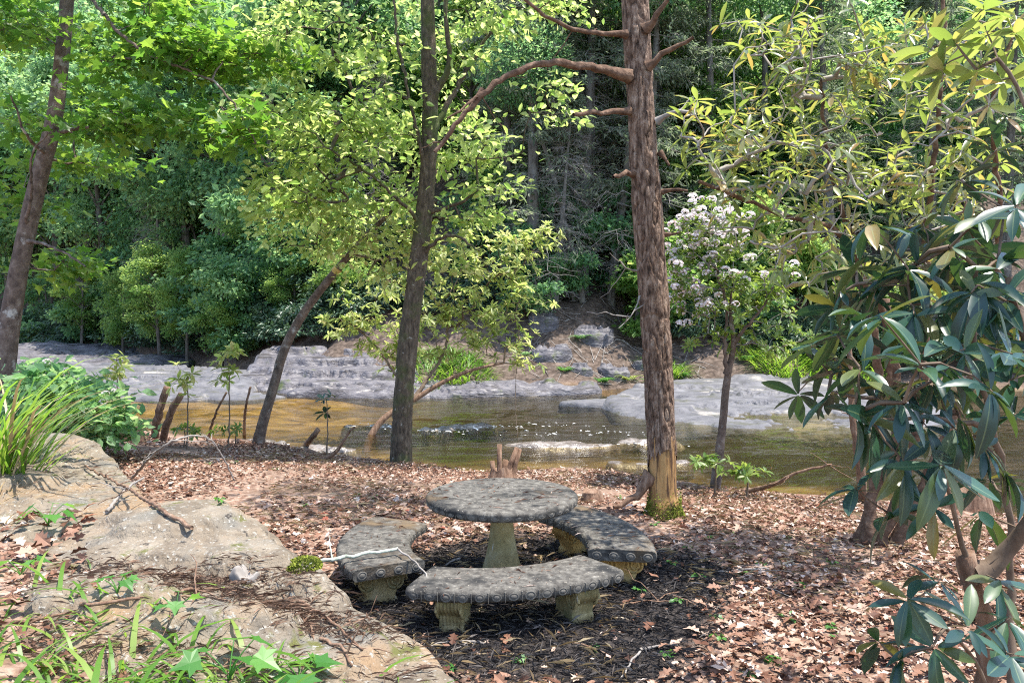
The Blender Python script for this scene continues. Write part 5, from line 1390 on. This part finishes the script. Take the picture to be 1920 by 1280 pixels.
spots = [(840, 1260), (800, 930), (970, 1240), (1110, 1215), (1200, 1110), (1270, 1130), (1340, 1160), (1480, 1165), (1500, 1100), (1390, 1080), (1560, 1180), (1430, 1060), (1560, 1060), (1290, 1030), (1330, 1010), (1370, 1000), (1310, 955), (1460, 980), (1480, 1010), (1350, 1200), (1250, 1230), (1400, 1270), (1570, 1200),
         (700, 935), (670, 930), (520, 880), (440, 870), (390, 870), (690, 1060), (570, 950), (410, 940), (1230, 985), (1260, 1060), (1160, 935), (1650, 1000), (1500, 950), (1420, 920), (1310, 1085), (1450, 1240), (1530, 1140)]
ts = tpl_simple(.33)
for k, (px, py) in enumerate(spots):
    herb("seedling", "tiny green seedling sprouting from the leaf litter of the clearing", "plant", on_surface(px, py), 4 + k % 3, .026 + .016 * gsp.random(), .025 + .02 * gsp.random(), ts if k % 2 else mp, M['herb'], "seedlings in the leaf litter", 100 + k)
def sprout(label, px, py, d, h_px, nwh, seed, mat, lsize=.10, rx=40):
    gg = np.random.default_rng(seed)
    b0 = P(px, py, d); base = np.array([b0[0], b0[1], hz1(b0[0], b0[1])])
    r = thing("rhododendron_sprout", label, "plant", base, "rhododendron sprouts on the bank")
    main = [base + (0, 0, -.05), P(px + 3, py - h_px * .5, d), P(px, py - h_px * .85, d)]
    limb(r, base, main, .012, .006, M['twig_brown'], name="stem", g=gg)
    att = blob_att([(px, py - h_px * .8, d, rx, h_px * .25, .15, nwh)], gg)
    res = grow(resample(np.array(main), .08)[3:], att, gg, .08, .06)
    make_branches(r, base, res, M['twig_brown'], .003)
    tp, td, tb_ = tips(res, len(att))
    leaves_on(r, base, [tpl_long(.18, 4)], *whorl(tp, td, 8, gg, lsize, .9, .15), mat, 60, smooth_shade=True, g=gg)
sprout("young rhododendron sprout with pale leaves standing alone near the grass clump", 218, 800, 10.2, 140, 9, 1, M['leaf_yellow'], .12, 36)
sprout("young rhododendron sprout with pale leaves right above the cut stems", 350, 820, 10.4, 140, 9, 2, M['leaf_yellow'], .12, 40)
sprout("tallest young rhododendron sprout between cut stems and leaning tree", 428, 820, 10.6, 180, 14, 3, M['leaf_yellow'], .12, 36)
sprout("thin single-stemmed sprout between the leaning tree and the mossy tree", 612, 840, 10.3, 105, 3, 4, M['leaf_rhodo'], .11, 16)
sprout("leafy sprout at the foot of the flowering laurel", 1340, 905, 7.9, 50, 12, 5, M['leaf_laurel'], .08, 45)
sprout("leafy sprout on the bank beside the dark washed-up branch", 1400, 915, 7.7, 40, 12, 6, M['leaf_laurel'], .08, 50)
sprout("low leafy sprout under the leaning tree", 440, 830, 10.9, 30, 9, 7, M['leaf_laurel'], .09, 45)
sprout("low leafy sprout beside the cut stems", 345, 830, 10.6, 30, 9, 8, M['leaf_laurel'], .09, 45)
# leafy bush behind the ledge
gg = np.random.default_rng(66)
b0 = P(140, 830, 8.6); base = np.array([b0[0], b0[1], hz1(b0[0], b0[1])])
r = thing("bank_bush", "dark green bank bush with scattered white blossoms behind the grass clump", "bush", base)
att = blob_att([(150, 760, 8.5, 110, 50, .6, 90), (90, 720, 8.4, 70, 40, .5, 50), (210, 800, 8.5, 80, 30, .5, 50), (60, 780, 8.3, 60, 50, .4, 30)], gg)
res = grow(np.array([base + (dx, 0, h) for h in (0, .1, .2) for dx in (-.4, 0, .4)]), att, gg, .12, .06)
make_branches(r, base, res, M['twig_brown'], .003)
tp, td, tb_ = tips(res, len(att))
leaves_on(r, base, [tpl_simple(.32)], *spray(tp, td, tb_, 12, gg, .10, .10), M['leaf_far_b'], 200, g=gg)
for i in gg.choice(len(tp), 16, replace=False):
    o = obj("flower_cluster", fm[0], r); o.scale = (.04, .04, .03); o.location = tp[i] - base + np.array([0, -.06, .04])

# ------------------------------------------------------------------ dead wood
def stick(name, label, cat, pts, r0, r1, mat, sub=0, seed=0, base=None, cap=True):
    gg = np.random.default_rng(seed)
    pts = np.array(pts); base = pts[0] if base is None else base
    p = resample(chaikin(pts, 2), .04); p[1:-1] += gg.normal(0, .004, p[1:-1].shape)
    T = Tubes(); T.add(p, np.linspace(r0, r1, len(p)), 9, cap=cap, ridge=bark_ridge(4, .15, 7, seed))
    for _ in range(sub):
        i = int(gg.integers(len(p) // 4, len(p))); d = norm(gg.normal(0, 1, 3) * np.array([1, 1, .35])); L = .1 + .3 * gg.random()
        q = np.array([p[i] + d * L * t + gg.normal(0, .01, 3) * t + np.array([0, 0, -.1 * L]) * t * t for t in np.linspace(0, 1, 7)])
        T.add(q, np.linspace(max(r1 * .6, .004), .0015, 7), 4)
    o = obj(name, T.mesh(name, mat, base), None, base)
    return tag(o, label, cat)
stick("cut_stem", "taller of two sawn reddish stems standing at the water edge", "stem", [ground_at(288, 822) + (0, 0, -.08), P(296, 775, 11.2), P(314, 725, 11.2)], .06, .05, M['stump'], 0, 1)
stick("cut_stem", "shorter leaning one of two sawn reddish stems at the water edge", "stem", [ground_at(303, 824) + (0, 0, -.08), P(318, 775, 11.0), P(340, 738, 11.0)], .058, .046, M['stump'], 0, 2)
stick("dead_sapling", "thin dark dead stem leaning beside the leaning tree", "stem", [ground_at(388, 822) + (0, 0, -.05), P(405, 770, 11), P(425, 735, 11)], .022, .014, M['stump'], 1, 3)
stick("dead_sapling", "forked dark dead stem next to the leaning tree", "stem", [ground_at(458, 822) + (0, 0, -.05), P(458, 770, 11), P(470, 725, 11)], .03, .016, M['stump'], 2, 4)
stick("broken_stob", "short broken stob leaning at the water edge", "stump", [ground_at(568, 836) + (0, 0, -.05), P(585, 820, 10.6), P(598, 804, 10.6)], .05, .035, M['stump'], 0, 5)
stick("dead_branch", "dark dead branch rising beside the arching rhododendron", "branch", [ground_at(600, 862) + (0, 0, -.03), P(635, 845, 10), P(650, 815, 10), P(665, 800, 10)], .035, .012, M['stump'], 2, 6)
stick("washed_branch", "dark forked branch washed up on the bank over golden water", "branch", [ground_at(1400, 925) + (0, 0, .02), P(1460, 905, 7.7), P(1500, 882, 7.6), P(1560, 870, 7.5)], .03, .008, M['stump'], 5, 7)
stick("dead_sapling", "grey upright stem standing at the water edge beyond the laurel", "stem", [ground_at(1618, 942) + (0, 0, -.05), P(1615, 900, 7.7), P(1605, 830, 7.7), P(1590, 700, 7.7), P(1598, 600, 7.7)], .05, .02, M['stump'], 3, 8)
stick("thick_stem", "reddish thick stem behind the tall rhododendron", "stem", [ground_at(1690, 990, 5, 8) + (0, 0, -.05), P(1690, 860, 6.8), P(1672, 700, 6.8), P(1660, 560, 6.8)], .06, .035, M['limb_red'], 2, 9)
# fallen branch across ledge
g9 = on_surface(255, 960)
stick("fallen_branch", "long grey dead branch with side twigs lying over the ledge", "branch", [on_surface(360, 1000) + (0, 0, .03), on_surface(290, 960) + (0, 0, .04), on_surface(230, 920) + (0, 0, .04), on_surface(160, 880) + (0, 0, .03)], .011, .007, M['stump'], 6, 10)
stick("fallen_branch", "thin arching dead branch resting between ledge and leaf litter", "branch", [on_surface(245, 900) + (0, 0, .0), P(300, 835, 6.6), P(355, 815, 7.0), P(400, 820, 7.4), on_surface(440, 905) + (0, 0, .02)], .014, .006, M['twig_grey'], 8, 11)
stick("fallen_branch", "pale forked twig lying off the ledge corner", "branch", [on_surface(200, 965) + (0, 0, .02), P(235, 915, 5.2), P(270, 895, 5.3)], .012, .007, M['twig_grey'], 4, 12)
s0 = np.array([-.96, 4.30, BZ + .03]); s1 = np.array([-.60, 4.60, BZ + .035])
stick("lichened_stick", "pale lichen-covered stick lying across the bench end", "stick", [P(578, 1056, 4.25), P(640, 1044, 4.36), P(700, 1036, 4.45), P(746, 1028, 4.52)], .012, .009, M['lichen'], 2, 13)
stick("thin_stick", "thin brown stick leaning from one bench end to another", "stick", [P(746, 1028, 4.51), P(790, 1062, 4.3), P(818, 1106, 4.02)], .006, .004, M['twig_grey'], 0, 14)
for k, (a, b_, c_) in enumerate([((560, 1130), (620, 1165), (680, 1220)), ((300, 1270), (380, 1255), (470, 1275)), ((150, 1135), (260, 1130), (390, 1120)), ((600, 1200), (640, 1215), (660, 1250)), ((20, 1170), (80, 1165), (150, 1150)), ((330, 1115), (400, 1105), (470, 1120))]):
    stick("twig", ["dark curved twig lying on the rock slab toward the benches", "purplish twig lying at the seedlings on the rock", "grey twig with lichen on the rock slab", "short thin twig on the bare corner of the rock slab", "dark twig in the grass on the rock slab", "thin straight twig in the pine debris"][k], "twig",
          [on_surface(*a) + (0, 0, .008), on_surface(*b_) + (0, 0, .014), on_surface(*c_) + (0, 0, .006)], .008, .004, M['stump'], 2, 20 + k)
gt = np.random.default_rng(31)
for k in range(34):
    px, py = gt.uniform(300, 1750), gt.uniform(880, 1270)
    a = on_surface(px, py)
    if a[2] > .2 or a[1] < 2.2: continue
    an = gt.random() * 6.28; L = .12 + .3 * gt.random()
    b_ = np.array([a[0] + L * math.cos(an), a[1] + L * math.sin(an), 0]); b_[2] = hz1(b_[0], b_[1]) + .012
    a = np.array([a[0], a[1], hz1(a[0], a[1]) + .012]); mid = (a + b_) / 2 + (gt.normal(0, .02), gt.normal(0, .02), .012)
    o = stick("twig", "grey twig lying loose in the leaf litter of the clearing", "twig", [a, mid, b_], .005 + .004 * gt.random(), .003, M['twig_grey'] if k % 2 else M['stump'], k % 3, 300 + k)
    o["group"] = "loose twigs in the leaf litter"
def stump(label, X, Y, h, r, seed, spikes=5):
    gg = np.random.default_rng(seed); z = hz1(X, Y)
    rt_ = thing("stump", label, "stump", (X, Y, z))
    n = 28; V = []; F = []
    hs = [-.08, 0, .25, .5, .75, 1.0]
    jag = .55 + .6 * np.abs(np.array([vnoise(np.array(i * spikes / n * 1.0 + seed), np.array(seed * .7)) for i in range(n)]))
    for q in hs:
        for i in range(n):
            a = 2 * math.pi * i / n
            rr = r * (1.25 - .3 * max(q, 0) + .25 * float(vnoise(np.array(math.cos(a) * 2 + seed), np.array(math.sin(a) * 2 + q))))
            V.append((rr * math.cos(a), rr * math.sin(a), h * q * (jag[i] if q > 0 else 1)))
    for k in range(len(hs) - 1):
        for i in range(n):
            j = (i + 1) % n; F.append((k * n + i, k * n + j, (k + 1) * n + j, (k + 1) * n + i))
    V.append((0, 0, h * .4)); c_ = len(V) - 1; b0 = (len(hs) - 1) * n
    for i in range(n): F.append((b0 + i, b0 + (i + 1) % n, c_))
    obj("stump_body", mesh_py("stump_body", V, F, M['stump'], False), rt_)
    return rt_, z
p = ground_at(940, 900); X, Y = p[0], p[1]
rs_, z = stump("ragged stump with upright sawn sprouts on the bank behind the table", X, Y, .20, .13, 3)
for k, (dx, h, lean) in enumerate([(-.08, .22, -.1), (-.02, .40, .0), (.05, .36, .35), (.12, .34, .25), (.02, .22, .1), (.09, .2, -.2)]):
    T = Tubes(); q = np.array([(dx, .02 * k - .05, -.02), (dx + lean * h * .4, .02 * k - .05, h * .5), (dx + lean * h, .02 * k - .04, h)]); T.add(q, [.036, .03, .027], 10, cap=True, ridge=bark_ridge(4, .15, 6, k))
    obj("sawn_sprout", T.mesh("sawn_sprout", M['stump']), rs_)
p = ground_at(1110, 940); stump("small rotten stump behind the dark bench", p[0], p[1], .13, .085, 8)
p = ground_at(1835, 965, 5, 9); stump("broad mossy stump under the dark rhododendron", p[0], p[1] + .4, .5, .28, 12)
p = on_surface(225, 828); stump("gnarled pale root stump at the end of the ledge", p[0], p[1] + .3, .35, .16, 14)
p = on_surface(462, 1085)
o = rock("driftwood_chunk", "weathered grey chunk of wood lying on the rock slab", p[:2] + np.array([(-.07, -.03), (.0, -.06), (.06, -.03), (.05, .05), (-.02, .06), (-.07, .04)]), lambda x, y, z=p[2]: z + .05 + .02 * np.sin(60 * x), M['twig_grey'], base=p[2] - .02, rings=12, seg=40, edge=.03, rough=.04, cat="wood", nscale=20)
# moss cushion on the rock edge
p = on_surface(566, 1062)
gm = np.random.default_rng(5)
n = 900; v = norm(gm.normal(0, 1, (n, 3))); v[:, 2] = np.abs(v[:, 2])
mr = obj("moss_cushion", cloud_mesh("moss_cushion", tpl_tiny(.4), v * np.array([.075, .11, .028]) + np.array([0, 0, 0]), norm(v + gm.normal(0, .4, v.shape)), gm.normal(0, 1, v.shape), np.full(n, .018), M['moss'], g=gm), None, p + np.array([.0, 0.02, -.01]))
tag(mr, "yellow-green moss cushion on the rim of the rock slab", "moss")
# vine hanging by the arching rhododendron
stick("hanging_vine", "thin vine hanging from the arching rhododendron tip to the stump", "vine", [P(968, 690, D_A + .4), P(966, 760, D_A + .2), P(972, 830, D_A)], .006, .005, M['twig_brown'], 0, 44, cap=False)
# larger fallen leaves on the mulch and on the bank
lm_ = mesh_arr("fallen_leaf", *tpl_oak(), M['litter'], False, dict(rnd=np.zeros(17)))
for k, (px, py, s, lab) in enumerate([(848, 1215, .085, "large pinkish fallen leaf on the dark mulch beside the rock"), (1025, 1182, .08, "brown oak leaf on the mulch just before the grey bench"), (1145, 1185, .06, "brown leaf leaning on the mulch by the bench leg"), (940, 1228, .05, "small pale fallen leaf on the dark mulch")]):
    p = on_surface(px, py); o = obj("fallen_leaf", lm_, None, p + np.array([0, 0, .012])); o.scale = (s, s, s); o.rotation_euler = (.5 if k == 0 else .1, .1, k * 1.7); tag(o, lab, "leaf")
gl2 = np.random.default_rng(9)
for k in range(46):
    px, py = gl2.uniform(0, 170), gl2.uniform(960, 1060)
    p = on_surface(px, py); s = .07 + .05 * gl2.random()
    o = obj("fallen_leaf", lm_, None, p + np.array([0, 0, .01 + .02 * gl2.random()])); o.scale = (s, s, s); o.rotation_euler = (gl2.normal(0, .4), gl2.normal(0, .4), gl2.random() * 6)
    tag(o, "curled russet leaf in the heap under the dry grass", "leaf", "russet leaves heaped under the dry grass")

# ------------------------------------------------------------------ humid air over the valley
HAZE = 0.0
if HAZE > 0:
    x0, x1, y0, y1, z0, z1 = -120, 120, -30, 170, -3, 110
    V = [(x, y, z) for z in (z0, z1) for y in (y0, y1) for x in (x0, x1)]
    F = [(0, 2, 3, 1), (4, 5, 7, 6), (0, 1, 5, 4), (2, 6, 7, 3), (0, 4, 6, 2), (1, 3, 7, 5)]
    mh = bpy.data.materials.new("humid_air"); mh.use_nodes = True
    nh = mh.node_tree; nh.nodes.remove(nh.nodes["Principled BSDF"])
    pv = nh.nodes.new("ShaderNodeVolumePrincipled"); pv.inputs["Color"].default_value = (.82, .90, 1.0, 1); pv.inputs["Density"].default_value = HAZE; pv.inputs["Anisotropy"].default_value = .3
    nh.links.new(pv.outputs[0], nh.nodes["Material Output"].inputs["Volume"])
    hzo = obj("haze", mesh_py("haze", V, F, mh)); hzo["kind"] = "stuff"
